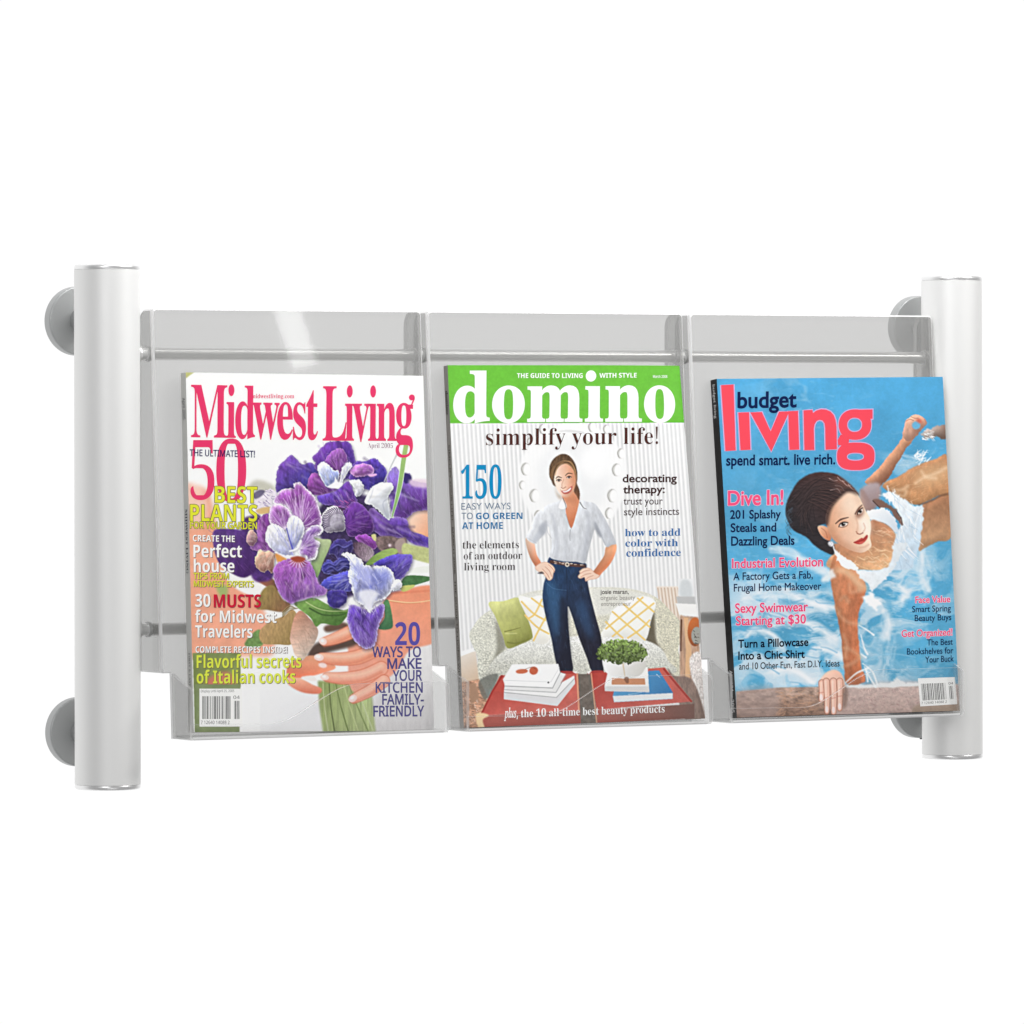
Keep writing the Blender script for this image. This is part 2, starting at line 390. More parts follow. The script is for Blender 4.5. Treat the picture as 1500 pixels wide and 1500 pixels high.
def barcode(cv, parent, quad, seed, add_on=.72):
    """white box of black bars with its digits and add-on code"""
    q = [np.array(p, float) for p in quad]                          # TL TR BR BL
    def m(u, v): return (1-u)*(1-v)*q[0]+u*(1-v)*q[1]+u*v*q[2]+(1-u)*v*q[3]
    gu, gv = 16, 10; V = [m(i/gu, j/gv) for j in range(gv+1) for i in range(gu+1)]; T = []
    for j in range(gv):
        for i in range(gu):
            k = j*(gu+1)+i; T += [(k, k+gu+1, k+gu+2), (k, k+gu+2, k+1)]
    V, T = np.array(V), np.array(T)
    o = add_flat(cv, 'barcode', parent, V, T, (250, 250, 248), H0)
    rng = np.random.RandomState(seed); parts = []
    u = .07
    while u < .93:
        w = rng.choice([.007, .012, .02]); gap = rng.choice([.012, .018, .026])
        if not (add_on < u < add_on+.07):
            top = .2 if u < add_on else .32
            parts.append(poly([m(u, top), m(u+w, top), m(u+w, .80), m(u, .80)]))
        u += w+gap
    V, T = merge(parts); add_flat(cv, 'bars', o, V, T, (40, 40, 42), H0*1.5)
    a, b = m(.03, .93), m(add_on-.02, .93); a2, b2 = m(add_on+.07, .27), m(.94, .27)
    hh = np.linalg.norm(q[3]-q[0])*.085
    V, T = merge([place('sans', '7 12640 14088 2', a[0], a[1], b[0], b[1], hh), place('sans', '04', a2[0], a2[1], b2[0], b2[1], hh)])
    add_flat(cv, 'digits', o, V, T, (70, 70, 72), H0*1.5)
    return o

# ---------------------------------------------------------------- a magazine: cover sheet, pages, spine
M_PAGE = mat('page_edges', (.78, .77, .74), .7, 0, .2)
M_GLOSSY = None
def print_material():
    m = bpy.data.materials.new('printed_cover'); m.use_nodes = True; nt = m.node_tree; p = nt.nodes['Principled BSDF']
    a = nt.nodes.new('ShaderNodeAttribute'); a.attribute_name = 'print'
    nt.links.new(a.outputs['Color'], p.inputs['Base Color'])
    p.inputs['Roughness'].default_value = .32; p.inputs['Specular IOR Level'].default_value = .25
    return m
M_PRINT = print_material()
def magazine(label, cv, img, sc_px, thick, spine_col, spine_lines):
    """img: painted layout (H, W, 3) sRGB 0..1 at 1/sc_px of the layout units"""
    base = cv.at(.5, 1, -thick/2)
    root = empty('magazine', tuple(base), label, 'magazine', 'magazines in the rack'); WORLD_AT[root.name] = Vector(base)
    H, W = img.shape[:2]
    wpx = (np.linalg.norm(cv.Q[1]-cv.Q[0])+np.linalg.norm(cv.Q[2]-cv.Q[3]))/2/sc_px; hpx = (np.linalg.norm(cv.Q[3]-cv.Q[0])+np.linalg.norm(cv.Q[2]-cv.Q[1]))/2/sc_px
    nu, nv = int(wpx)+1, int(hpx)+1
    u, v = np.meshgrid(np.linspace(0, 1, nu), np.linspace(0, 1, nv))
    L = cv.layout(u, v)/sc_px
    x = np.clip(L[..., 0], 0, W-1.001); y = np.clip(L[..., 1], 0, H-1.001); xi, yi = x.astype(int), y.astype(int); fx, fy = (x-xi)[..., None], (y-yi)[..., None]
    c = img[yi, xi]*(1-fx)*(1-fy)+img[yi, xi+1]*fx*(1-fy)+img[yi+1, xi]*(1-fx)*fy+img[yi+1, xi+1]*fx*fy
    c = np.clip(c, 0, 1); c = np.where(c <= .04045, c/12.92, ((c+.055)/1.055)**2.4)
    P = cv.at(u, v, 0).reshape(-1, 3)
    idx = np.arange(nu*nv).reshape(nv, nu)
    F = np.stack([idx[:-1, :-1], idx[1:, :-1], idx[1:, 1:], idx[:-1, 1:]], -1).reshape(-1, 4)
    me = bpy.data.meshes.new('front_cover'); nf = len(F)
    me.vertices.add(len(P)); me.vertices.foreach_set('co', P.astype('f').ravel())
    me.loops.add(nf*4); me.loops.foreach_set('vertex_index', F.astype('i').ravel())
    me.polygons.add(nf); me.polygons.foreach_set('loop_start', np.arange(0, nf*4, 4, dtype='i'))
    me.update(calc_edges=True); me.validate()
    ca = me.color_attributes.new('print', 'FLOAT_COLOR', 'POINT')
    ca.data.foreach_set('color', np.concatenate([c.reshape(-1, 3), np.ones((len(P), 1))], 1).astype('f').ravel())
    me.polygons.foreach_set('use_smooth', np.ones(nf, bool))
    me.materials.append(M_PRINT)
    fc = link('front_cover', me, root)
    # page block behind the sheet, a little smaller, following its curl
    bm = bmesh.new(); n = 12
    fr, bk = [], []
    ring = [(t, 0.0) for t in np.linspace(0, 1, n)] + [(1.0, t) for t in np.linspace(0, 1, n)[1:]] + [(t, 1.0) for t in np.linspace(1, 0, n)[1:]] + [(0.0, t) for t in np.linspace(1, 0, n)[1:-1]]
    for (a, b) in ring:
        a2, b2 = .004+a*.991, .003+b*.994
        fr.append(bm.verts.new(cv.at(a2, b2, -.0003))); bk.append(bm.verts.new(cv.at(a2, b2, -thick+.0003)))
    k = len(ring)
    for i in range(k): bm.faces.new((fr[i], fr[(i+1) % k], bk[(i+1) % k], bk[i]))
    bm.faces.new(bk)
    bmesh.ops.triangulate(bm, faces=[f for f in bm.faces if len(f.verts) > 4]); bmesh.ops.recalc_face_normals(bm, faces=bm.faces)
    me = bpy.data.meshes.new('pages'); bm.to_mesh(me); bm.free(); me.materials.append(M_PAGE); link('pages', me, root)
    # back cover sheet and spine
    def strip(name, f, m):
        t = np.linspace(0, 1, 14); V = [f(a, 0) for a in t]+[f(a, 1) for a in t]
        T = [(i, i+1, 14+i+1, 14+i) for i in range(13)]
        me = bpy.data.meshes.new(name); me.from_pydata([tuple(p) for p in V], [], T); me.materials.append(m); return link(name, me, root)
    spm = mat('printed_spine', tuple(lin(spine_col)), .35, 0, .3)
    sp = strip('spine', lambda a, b: cv.at(0.0, a, -thick*b), spm)
    strip('back_cover', lambda a, b: cv.at(b, a, -thick), spm)
    for (face, s, v0, v1, hfrac, col) in spine_lines:               # lettering that runs down the spine
        V, T = outline(face, s); a, b = V[:, 0].min(), V[:, 0].max()
        vv = v0+(V[:, 0]-a)/(b-a)*(v1-v0); hh = .5+(.36-V[:, 1]/cap(face)*.72)*hfrac
        # spine faces left: text reads downwards with its feet to the back
        hh = 1-hh if False else hh
        depth = np.clip(.5+(.5-hh)*-1, .03, .97)
        left = cv.P[3]*0; e = (cv.P[0]-cv.P[1]); e = e/np.linalg.norm(e)
        PP = np.array([cv.at(0.0, a_, -thick*d_) for a_, d_ in zip(vv, depth)])+e*.0002
        tri_mesh('spine_lettering', PP, T, ink(col), sp)
    return root, fc
# ---------------------------------------------------------------- printing the cover pictures: a small paint box that works on an array
def _blur1(a, r, axis):
    if r < 1: return a
    p = [(0, 0)]*a.ndim; p[axis] = (r+1, r); c = np.cumsum(np.pad(a, p, mode='edge'), axis)
    n = a.shape[axis]; hi = [slice(None)]*a.ndim; lo = list(hi); hi[axis] = slice(2*r+1, 2*r+1+n); lo[axis] = slice(0, n)
    return (c[tuple(hi)]-c[tuple(lo)])/(2*r+1)
def blur(a, r):
    r = int(round(r))
    for _ in range(2): a = _blur1(_blur1(a, r, 0), r, 1)
    return a
def vnoise(h, w, cy, cx, rng):
    gh, gw = int(h/cy)+3, int(w/cx)+3; g = rng.rand(gh, gw)
    y = np.arange(h)/cy; x = np.arange(w)/cx; yi, xi = y.astype(int), x.astype(int); fy, fx = y-yi, x-xi
    fy = (fy*fy*(3-2*fy))[:, None]; fx = (fx*fx*(3-2*fx))[None]
    a = g[yi][:, xi]; b = g[yi][:, xi+1]; c = g[yi+1][:, xi]; d = g[yi+1][:, xi+1]
    return a*(1-fx)*(1-fy)+b*fx*(1-fy)+c*(1-fx)*fy+d*fx*fy
def fbm(h, w, cy, cx, rng, o=4):
    s = np.zeros((h, w)); A = 0; a = 1.
    for _ in range(o):
        s += a*vnoise(h, w, max(cy, 1.2), max(cx, 1.2), rng); A += a; a *= .55; cy /= 2; cx /= 2
    return s/A
def spline(p, closed=True, n=7):
    p = np.array(p, float); N = len(p); out = []
    for i in range(N if closed else N-1):
        if closed: a, b, c, d = p[i-1], p[i], p[(i+1) % N], p[(i+2) % N]
        else: a, b, c, d = p[max(i-1, 0)], p[i], p[i+1], p[min(i+2, N-1)]
        for t in np.arange(n)/n:
            out.append(.5*(2*b+(c-a)*t+(2*a-5*b+4*c-d)*t*t+(3*b-a-3*c+d)*t**3))
    if not closed: out.append(p[-1])
    return np.array(out)
class Paint:
    def __init__(s, x0, y0, zs, w, h, base, seed):
        s.zs = zs; s.x0, s.y0 = x0, y0; s.k = zs/1.5; s.W, s.H = int(w*s.k), int(h*s.k)   # twice the final sampling
        s.a = np.ones((s.H, s.W, 3))*np.array(base)/255.; s.rng = np.random.RandomState(seed); s.fr = (x0, y0, zs)
    def frame(s, x0, y0, z): s.fr = (x0, y0, z)
    def T(s, p):
        x0, y0, z = s.fr; p = np.array(p, float)
        return (p/z+np.array((x0-s.x0, y0-s.y0)))*s.k
    def L(s, v): return v/s.fr[2]*s.k                               # a length of the frame in canvas pixels
    def box(s, P, pad):
        x0, y0 = np.floor(P.min(0)-pad).astype(int); x1, y1 = np.ceil(P.max(0)+pad).astype(int)+1
        return max(x0, 0), max(y0, 0), min(x1, s.W), min(y1, s.H)
    def mask(s, P, pad):
        x0, y0, x1, y1 = s.box(P, pad)
        if x1 <= x0 or y1 <= y0: return None
        h, w = y1-y0, x1-x0; t = np.zeros((h, w+1), int); Q = np.roll(P, -1, 0)
        for (ax, ay), (bx, by) in zip(P, Q):
            if ay == by: continue
            if ay > by: ax, ay, bx, by = bx, by, ax, ay
            r0, r1 = max(int(math.ceil(ay-.5-y0)), 0), min(int(math.ceil(by-.5-y0)), h)
            if r1 <= r0: continue
            r = np.arange(r0, r1); x = ax+(r+.5+y0-ay)*(bx-ax)/(by-ay)-x0
            np.add.at(t, (r, np.clip(np.ceil(x-.5).astype(int), 0, w)), 1)
        return (np.cumsum(t, 1)[:, :w] % 2).astype(float), (x0, y0, x1, y1)
    def col(s, c, bx):
        x0, y0, x1, y1 = bx
        if callable(c): return c(bx)
        if isinstance(c[0], str):
            yy, xx = np.mgrid[y0:y1, x0:x1].astype(float)
            if c[0] == 'lin':
                p, q = s.T(c[1]), s.T(c[3]); d = q-p; t = ((xx-p[0])*d[0]+(yy-p[1])*d[1])/(d@d)
            else:
                p = s.T(c[1]); t = np.hypot(xx-p[0], yy-p[1])/s.L(c[3])
            t = np.clip(t, 0, 1)[..., None]; return (np.array(c[2])*(1-t)+np.array(c[4])*t)/255.
        return np.ones((y1-y0, x1-x0, 1))*np.array(c)/255.
    def put(s, m, bx, C, alpha):
        x0, y0, x1, y1 = bx; m = (m*alpha)[..., None]; s.a[y0:y1, x0:x1] = s.a[y0:y1, x0:x1]*(1-m)+C*m
    def fill(s, pts, c, soft=.8, alpha=1., curved=True, tex=None, edge=None, rough=0, light=None):
        """tex=(cell y, cell x, amount); edge=(colour, width, strength); rough=jitter of the outline; light=(dx, dy, amount) rounds the form"""
        P = s.T(pts)
        if curved: P = spline(P)
        if rough:
            r = s.L(rough); n = len(P); j = s.rng.randn(n, 2)*r; P = P+j
        sp = max(soft*1.2, 0)*s.k/2.5
        r = s.mask(P, sp*3+2)
        if r is None: return
        m, bx = r; C = s.col(c, bx).copy(); h, w = m.shape
        if light:
            g = blur(m, max(2, s.L(light[2] if len(light) > 3 else 40))); gy, gx = np.gradient(g); n = max(np.abs(gx).max(), np.abs(gy).max(), 1e-6)
            C = C*(1+light[-1]*(gx*light[0]+gy*light[1])/n)[..., None]
        if edge:
            ew = max(1, s.L(edge[1])); e = np.clip(1-blur(m, ew), 0, 1)*2; e = np.clip(e*(.45+1.1*fbm(h, w, s.L(9), s.L(9), s.rng, 2)), 0, 1)[..., None]*edge[2]
            C = C*(1-e)+np.array(edge[0])/255.*e
        if tex:
            n = fbm(h, w, max(s.L(tex[0]), 1.3), max(s.L(tex[1]), 1.3), s.rng, 3)-.5; C = C*(1+n[..., None]*2*tex[2])
        if sp >= 1: m = blur(m, sp)
        s.put(m, bx, np.clip(C, 0, 1), alpha)
    def stroke(s, pts, w0, w1, c, soft=.5, alpha=1., curved=True, w=None):
        P = spline(s.T(pts), False) if curved and len(pts) > 2 else s.T(pts)
        n = len(P); ws = s.L(np.interp(np.linspace(0, 1, n), np.linspace(0, 1, len(w)), w) if w is not None else np.linspace(w0, w1, n))/2
        pad = ws.max()+soft*2+2; x0, y0, x1, y1 = bx = s.box(P, pad)
        if x1 <= x0 or y1 <= y0: return
        yy, xx = np.mgrid[y0:y1, x0:x1].astype(float); D = np.full(xx.shape, 1e9)
        for i in range(n-1):
            a, d = P[i], P[i+1]-P[i]; l2 = d@d+1e-9
            t = np.clip(((xx-a[0])*d[0]+(yy-a[1])*d[1])/l2, 0, 1)
            D = np.minimum(D, np.hypot(xx-a[0]-t*d[0], yy-a[1]-t*d[1])-(ws[i]+(ws[i+1]-ws[i])*t))
        sf = max(soft*s.k/2.5, .6); m = np.clip(.5-D/(2*sf), 0, 1)
        s.put(m, bx, s.col(c, bx), alpha)
    def ell(s, cx, cy, rx, ry, c, ang=0., **k):
        a = np.linspace(0, 2*np.pi, 33)[:-1]; ca, sa = math.cos(math.radians(ang)), math.sin(math.radians(ang))
        x, y = rx*np.cos(a), ry*np.sin(a); k.setdefault('curved', False)
        s.fill(np.stack([cx+x*ca-y*sa, cy+x*sa+y*ca], -1), c, **k)
    def veins(s, root, tips, c, w=3, alpha=.6, bend=8):
        for t in tips:
            r = np.array(root, float)+s.rng.randn(2)*3; t = np.array(t, float); m = (r+t)/2+s.rng.randn(2)*bend
            s.stroke([r, m, t], w*.5, w, c, .5, alpha)
    def streaks(s, pts, n, ang, ln, c, w=3, alpha=.5, spread=12, soft=.5):
        """short printed flecks scattered inside an outline"""
        P = np.array(pts, float); x0, y0 = P.min(0); x1, y1 = P.max(0); Q = np.roll(P, -1, 0); k = 0
        for _ in range(n*6):
            if k >= n: break
            q = np.array((s.rng.uniform(x0, x1), s.rng.uniform(y0, y1)))
            cr = ((P[:, 1] > q[1]) != (Q[:, 1] > q[1])) & (q[0] < (Q[:, 0]-P[:, 0])*(q[1]-P[:, 1])/(Q[:, 1]-P[:, 1]+1e-9)+P[:, 0])
            if cr.sum() % 2 == 0: continue
            a = math.radians(ang+s.rng.randn()*spread); l = ln*s.rng.uniform(.5, 1.3); d = np.array((math.cos(a), math.sin(a)))*l/2
            s.stroke([q-d, q+d], w*s.rng.uniform(.6, 1.2), w*.4, c, soft, alpha*s.rng.uniform(.5, 1), curved=False); k += 1
    def done(s):
        h, w = s.H//2*2, s.W//2*2; a = s.a[:h, :w]
        # the press: crisp local contrast and a fine mottle of the ink where there is ink
        b = np.stack([blur(a[..., i], 3) for i in range(3)], -1); c = np.stack([blur(a[..., i], 9) for i in range(3)], -1)
        a = a+.55*(a-b)+.2*(a-c)
        inked = np.clip(1.02-a.min(-1), 0, 1)**.7
        g = fbm(h, w, 4.5, 4.5, s.rng, 2)-.5; g2 = fbm(h, w, 16, 16, s.rng, 3)-.5
        a = a*(1+inked*(.09*g+.07*g2))[..., None]
        return (a[0::2, 0::2]+a[1::2, 0::2]+a[0::2, 1::2]+a[1::2, 1::2])/4

def paint_one():
    p = Paint(255, 535, 3.846, 392, 545, (252, 252, 251), 11); Z = (255, 535, 3.846); A = (360, 640, 5.357); B = (360, 830, 5.357)
    SK, SD, SL = (245, 172, 142), (220, 118, 90), (252, 208, 184)
    p.frame(*Z)
    p.fill([(60, 30), (118, 32), (95, 55), (60, 75)], (196, 196, 128), 1.5)
    p.fill([(60, 760), (130, 690), (200, 730), (240, 900), (320, 1120), (420, 1240), (520, 1420), (560, 1620), (420, 1640), (60, 1600)], SK, 7, tex=(90, 60, .05))
    p.fill([(60, 700), (150, 680), (190, 800), (170, 900), (70, 900)], (253, 222, 208), 9, .7)
    p.fill([(285, 1160), (420, 1190), (520, 1250), (480, 1300), (400, 1290), (310, 1230)], (250, 248, 246), 2.5)
    p.fill([(240, 1240), (300, 1250), (290, 1330), (250, 1290)], (150, 190, 110), 4, .8)
    p.fill([(1300, 800), (1510, 760), (1510, 1010), (1330, 990)], ('lin', (1310, 820), (250, 232, 214), (1490, 940), (242, 160, 118)), 3)
    p.frame(*B)
    # dress, stems
    p.fill([(-300, 950), (350, 880), (560, 1000), (600, 1330), (-300, 1330)], ('lin', (0, 900), (250, 250, 250), (300, 1320), (240, 240, 242)), 4)
    p.fill([(1520, 500), (1240, 700), (1080, 900), (960, 1050), (980, 1330), (1480, 1330), (1480, 500)], ('lin', (1100, 800), (238, 236, 236), (1300, 1300), (219, 217, 218)), 5, tex=(60, 20, .03))
    p.fill([(1270, 120), (1500, 60), (1500, 210), (1240, 200)], (246, 246, 248), 3)
    p.stroke([(1520, 1060), (1480, 1290)], 10, 26, (250, 250, 250), 4, .8)
    stem = [(560, 900), (800, 900), (985, 1000), (1015, 1320), (600, 1320), (570, 1100)]
    p.fill(stem, ('lin', (580, 950), (150, 166, 104), (960, 1100), (178, 192, 136)), 3, curved=False, tex=(200, 14, .16))
    for x0, x1, c in ((650, 690, (92, 104, 60)), (700, 800, (110, 128, 70)), (760, 880, (196, 208, 150)), (800, 960, (128, 146, 88)), (600, 640, (196, 206, 160)), (860, 1000, (200, 210, 166))):
        p.stroke([(x0, 920), ((x0+x1)/2-10, 1100), (x1, 1310)], 8, 14, c, 1.5, .75)
    # arm and hands
    p.fill([(1110, 240), (1200, 195), (1510, 175), (1520, 560), (1290, 660), (1200, 800), (1090, 900), (940, 1000), (820, 960), (800, 700), (820, 480), (1000, 380)], ('lin', (1300, 200), (244, 158, 124), (1000, 900), (240, 168, 146)), 2.5, tex=(80, 80, .04))
    p.stroke([(1130, 215), (1260, 205), (1500, 190)], 16, 8, (226, 120, 88), 4, .6)
    p.stroke([(1120, 268), (1260, 285), (1360, 282), (1490, 262)], 9, 7, (250, 208, 160), .8)
    p.stroke([(1125, 276), (1260, 294), (1370, 288)], 5, 4, (214, 130, 90), 1.2, .7)
    p.fill([(560, 600), (820, 560), (860, 620), (640, 680), (520, 740), (480, 700)], (92, 74, 66), 4)
    p.fill([(620, 470), (760, 440), (800, 480), (640, 520)], (110, 84, 70), 3)
    p.fill([(380, 740), (520, 700), (640, 740), (700, 800), (560, 850), (420, 880), (330, 880), (320, 800)], ('lin', (500, 720), (248, 176, 140), (480, 870), (226, 124, 96)), 2, light=(0, 1, 30, -.1))
    p.fill([(330, 880), (420, 880), (520, 930), (590, 960), (570, 1000), (440, 990), (330, 930)], ('lin', (450, 890), (250, 186, 158), (450, 990), (226, 130, 104)), 1.6)
    p.fill([(430, 870), (520, 860), (550, 900), (470, 895)], (246, 240, 236), 1.6)
    def finger(pts, w, nail, ang, c=SK):
        p.stroke(pts, 0, 0, SD, 3, .9, w=[x+10 for x in w]); p.stroke(pts, 0, 0, c, 2, w=w)
        hi = [(x, y-.18*w[0]) for x, y in pts]; p.stroke(hi, 0, 0, SL, 7, .75, w=[x*.34 for x in w])
        lo = [(x, y+.34*w[0]) for x, y in pts]; p.stroke(lo, 0, 0, SD, 7, .55, w=[x*.18 for x in w])
        p.ell(nail[0], nail[1], nail[2], nail[3], (250, 222, 214), ang, soft=1.2); p.ell(nail[0]-4, nail[1]-5, nail[2]*.5, nail[3]*.45, (255, 250, 248), ang, soft=2)
    finger([(890, 480), (790, 530), (690, 570), (615, 592)], [104, 98, 82, 62], (602, 590, 32, 27), 25)
    finger([(1000, 660), (880, 712), (740, 728), (590, 718)], [106, 106, 94, 70], (570, 716, 38, 27), 8)
    p.ell(600, 778, 34, 20, (252, 226, 220), 10, soft=1.4)
    finger([(1060, 800), (920, 860), (760, 878), (630, 868)], [102, 100, 88, 64], (614, 872, 34, 22), 6, (244, 176, 152))
    finger([(1080, 900), (980, 970), (880, 1020), (838, 1040)], [90, 86, 76, 62], (834, 1038, 36, 26), -30, (246, 182, 160))
    # foliage of the bouquet
    p.fill([(-10, 620), (40, 540), (110, 500), (140, 600), (80, 640)], (118, 150, 88), 2, tex=(20, 20, .15))
    p.fill([(60, 90), (160, 70), (240, 130), (250, 200), (160, 160)], ('lin', (60, 90), (206, 120, 88), (220, 160), (120, 84, 70)), 2)
    p.fill([(80, 330), (110, 230), (150, 170), (220, 155), (290, 260), (350, 300), (300, 360), (170, 345)], ('lin', (100, 200), (160, 142, 84), (320, 330), (142, 104, 76)), 1.4, tex=(40, 16, .14))
    p.fill([(105, 520), (180, 440), (300, 390), (360, 340), (400, 400), (370, 600), (250, 615), (130, 605)], ('lin', (150, 450), (196, 160, 112), (320, 610), (166, 140, 90)), 1.2, tex=(30, 14, .12))
    p.fill([(345, 560), (380, 400), (430, 350), (490, 400), (565, 500), (540, 600), (480, 690), (440, 740), (385, 700), (365, 640)], ('lin', (390, 380), (196, 142, 118), (520, 640), (222, 200, 184)), 1.2, tex=(14, 40, .1), light=(1, 0, 40, .12))
    p.streaks([(350, 560), (430, 360), (560, 500), (440, 730)], 26, 65, 60, (150, 104, 86), 3, .4)
    for q in range(6): p.stroke([(285, 400-q*8), (340, 350-q*8), (410-q*4, 330)], 5, 3, [(84, 70, 50), (176, 160, 110)][q % 2], .8, .9)
    p.fill([(380, 300), (450, 270), (540, 250), (640, 300), (760, 345), (830, 330), (790, 400), (720, 465), (600, 450), (550, 475), (500, 400)], ('lin', (480, 280), (132, 172, 92), (680, 460), (84, 122, 60)), 1.2, tex=(24, 24, .14))
    p.stroke([(470, 280), (560, 330), (660, 352), (800, 350)], 8, 5, (196, 214, 150), .8, .9)
    p.stroke([(500, 330), (600, 380), (720, 385), (780, 372)], 14, 8, (60, 88, 46), 2, .8)
    p.fill([(1040, 490), (1090, 400), (1080, 290), (1120, 270), (1150, 400), (1145, 488)], ('lin', (1060, 300), (98, 150, 100), (1130, 480), (72, 118, 82)), 1, tex=(20, 20, .12))
    p.fill([(1215, 150), (1270, 75), (1480, 95), (1330, 150), (1250, 165)], (78, 122, 76), 1, tex=(16, 16, .15))
    p.fill([(1220, 160), (1330, 150), (1280, 190), (1230, 200)], (206, 208, 120), 1.2)
    p.frame(*A)
    V1, V2, V3 = (88, 58, 148), (112, 70, 172), (74, 60, 152); Wt = (250, 248, 252)
    dark = [(560, 600), (700, 480), (960, 470), (1100, 640), (1240, 780), (1260, 930), (1000, 1010), (960, 1100), (820, 1260), (600, 1200), (560, 1060), (600, 880)]
    p.fill(dark, (66, 52, 92), 4, tex=(30, 30, .35))
    p.fill([(-40, 700), (60, 620), (120, 640), (140, 900), (220, 1080), (150, 1140), (40, 1090)], (84, 50, 120), 3, tex=(30, 30, .25))
    p.frame(*Z)
    pur = [(220, 945), (300, 925), (410, 950), (450, 1060), (480, 1130), (400, 1200), (300, 1160), (240, 1090)]
    p.fill(pur, ('lin', (260, 940), (96, 62, 136), (380, 1190), (70, 36, 100)), 1.5, tex=(40, 20, .2)); p.streaks(pur, 26, 50, 60, (130, 84, 160), 4, .5)
    p.frame(*A)
    p.fill([(30, 420), (60, 350), (140, 350), (230, 400), (200, 440)], (196, 194, 178), 6, .9)
    w0 = [(60, 500), (120, 460), (160, 420), (200, 410), (255, 460), (220, 560), (150, 590), (90, 570)]
    p.fill(w0, (236, 228, 238), 1, rough=5, tex=(18, 18, .08)); p.streaks(w0, 14, 30, 40, (128, 104, 160), 8, .7); p.fill([(60, 450), (110, 420), (150, 430), (120, 470), (70, 490)], (84, 74, 110), 2, .8)
    p.fill([(80, 580), (150, 555), (210, 560), (190, 600), (110, 610)], (222, 186, 130), 1.5)
    def petal(pts, c, edge=None, vc=None, root=None, n=26, ang=0, tex=(34, 15, .2), rough=2.5, light=None, va=.45, ln=60):
        mid = np.array(c[2] if isinstance(c[0], str) else c, float); P0 = np.array(pts, float); size = (P0.max(0)-P0.min(0)).max()
        p.fill([(x+8, y+13) for x, y in pts], (30, 22, 60), 5, .5)
        p.fill(pts, c, .7, tex=tex, edge=edge or (tuple(mid*.55+255*.45), max(5, size*.035), .55), rough=rough, light=light or (-.5, -1, max(14, size*.14), -.26))
        if size > 110:                                              # folds of the petal, soft light and dark
            q = P0.mean(0)+(P0-P0.mean(0))*.72; an = ang if root is None else math.degrees(math.atan2(*(P0.mean(0)-np.array(root))[::-1]))
            dk = tuple(mid*.5) if mid.mean() < 185 else tuple(mid*.78)
            p.streaks(q, 5, an, size*.42, dk, size*.075, .5, 24, 5); p.streaks(q, 4, an, size*.36, tuple(mid*.5+255*.5), size*.05, .5, 24, 4); p.streaks(q, 4, an, size*.2, tuple(mid*.4+255*.6), size*.02, .35, 26, 2)
        if vc is not None:
            if root is not None:
                P = spline(pts); sel = P[p.rng.choice(len(P), n)]; sel = np.array(root)+(sel-np.array(root))*p.rng.uniform(.6, .96, (n, 1)); p.veins(root, sel, vc, 4, va)
            else: p.streaks(pts, n, ang, ln, vc, 4, va)
    petal([(245, 440), (240, 300), (262, 230), (310, 180), (355, 145), (400, 180), (440, 218), (520, 208), (570, 300), (540, 430), (400, 450)], ('lin', (290, 200), (110, 70, 160), (480, 420), (66, 62, 152)), None, (120, 90, 180), None, 20, 40)
    petal([(520, 165), (570, 110), (635, 45), (720, 35), (810, 48), (845, 130), (865, 260), (800, 340), (560, 270), (540, 205)], ('lin', (640, 60), (104, 60, 152), (820, 250), (86, 56, 158)), None, (130, 84, 176), None, 24, 70)
    petal([(850, 205), (930, 195), (1010, 170), (1060, 215), (1105, 270), (1085, 370), (980, 420), (820, 360)], ('lin', (880, 200), (98, 62, 164), (1060, 360), (72, 62, 164)), None, (120, 96, 190), None, 16, 20)
    petal([(1105, 340), (1125, 280), (1175, 238), (1225, 300), (1290, 290), (1300, 340), (1490, 400), (1492, 560), (1330, 590), (1250, 650), (1150, 610)], ('lin', (1130, 280), (134, 112, 190), (1360, 560), (110, 62, 160)), None, (160, 130, 205), None, 36, 60)
    p.fill([(1230, 290), (1290, 300), (1300, 345), (1250, 370)], (56, 44, 110), 2)
    p.fill([(1290, 340), (1480, 345), (1490, 400), (1320, 395)], (236, 214, 228), 3, .8)
    petal([(940, 640), (1000, 560), (1100, 640), (1200, 630), (1270, 660), (1300, 740), (1492, 815), (1492, 880), (1330, 850), (1230, 800), (1100, 800), (1000, 740)], ('lin', (960, 600), (126, 84, 176), (1340, 850), (84, 58, 160)), None, (150, 110, 195), None, 30, 30)
    petal([(620, 200), (660, 130), (710, 98), (760, 100), (800, 190), (780, 270), (700, 280)], ('lin', (700, 100), (150, 92, 172), (720, 280), (122, 66, 152)), None, (190, 140, 205), (730, 290), 14)
    petal([(480, 380), (510, 300), (560, 290), (630, 380), (720, 415), (650, 445), (550, 465), (500, 430)], ('lin', (500, 310), (140, 72, 152), (640, 440), (126, 70, 156)), None, (176, 120, 190), None, 14, 30)
    petal([(560, 470), (700, 430), (800, 350), (850, 440), (870, 520), (780, 560), (690, 540), (600, 530)], ('lin', (600, 480), (96, 66, 172), (820, 460), (112, 66, 164)), None, (196, 130, 206), None, 30, 60)
    petal([(820, 260), (900, 212), (980, 225), (1005, 280), (960, 305), (880, 318), (830, 300)], ('lin', (850, 230), (196, 130, 204), (980, 300), (140, 76, 170)), ((238, 206, 240), 12, .7))
    p.fill([(960, 300), (1020, 292), (1025, 305), (980, 318)], (226, 180, 226), 1)
    petal([(560, 240), (600, 198), (640, 215), (690, 265), (725, 270), (730, 330), (690, 360), (640, 400), (590, 330)], ('lin', (580, 220), (236, 236, 250), (680, 340), (150, 166, 224)), (Wt, 9, .9), (130, 140, 210), (690, 360), 14)
    petal([(735, 350), (750, 270), (775, 218), (815, 203), (832, 235), (790, 290), (760, 360), (735, 390)], (232, 230, 246), (Wt, 8, .9), (150, 150, 214), None, 6, 110)
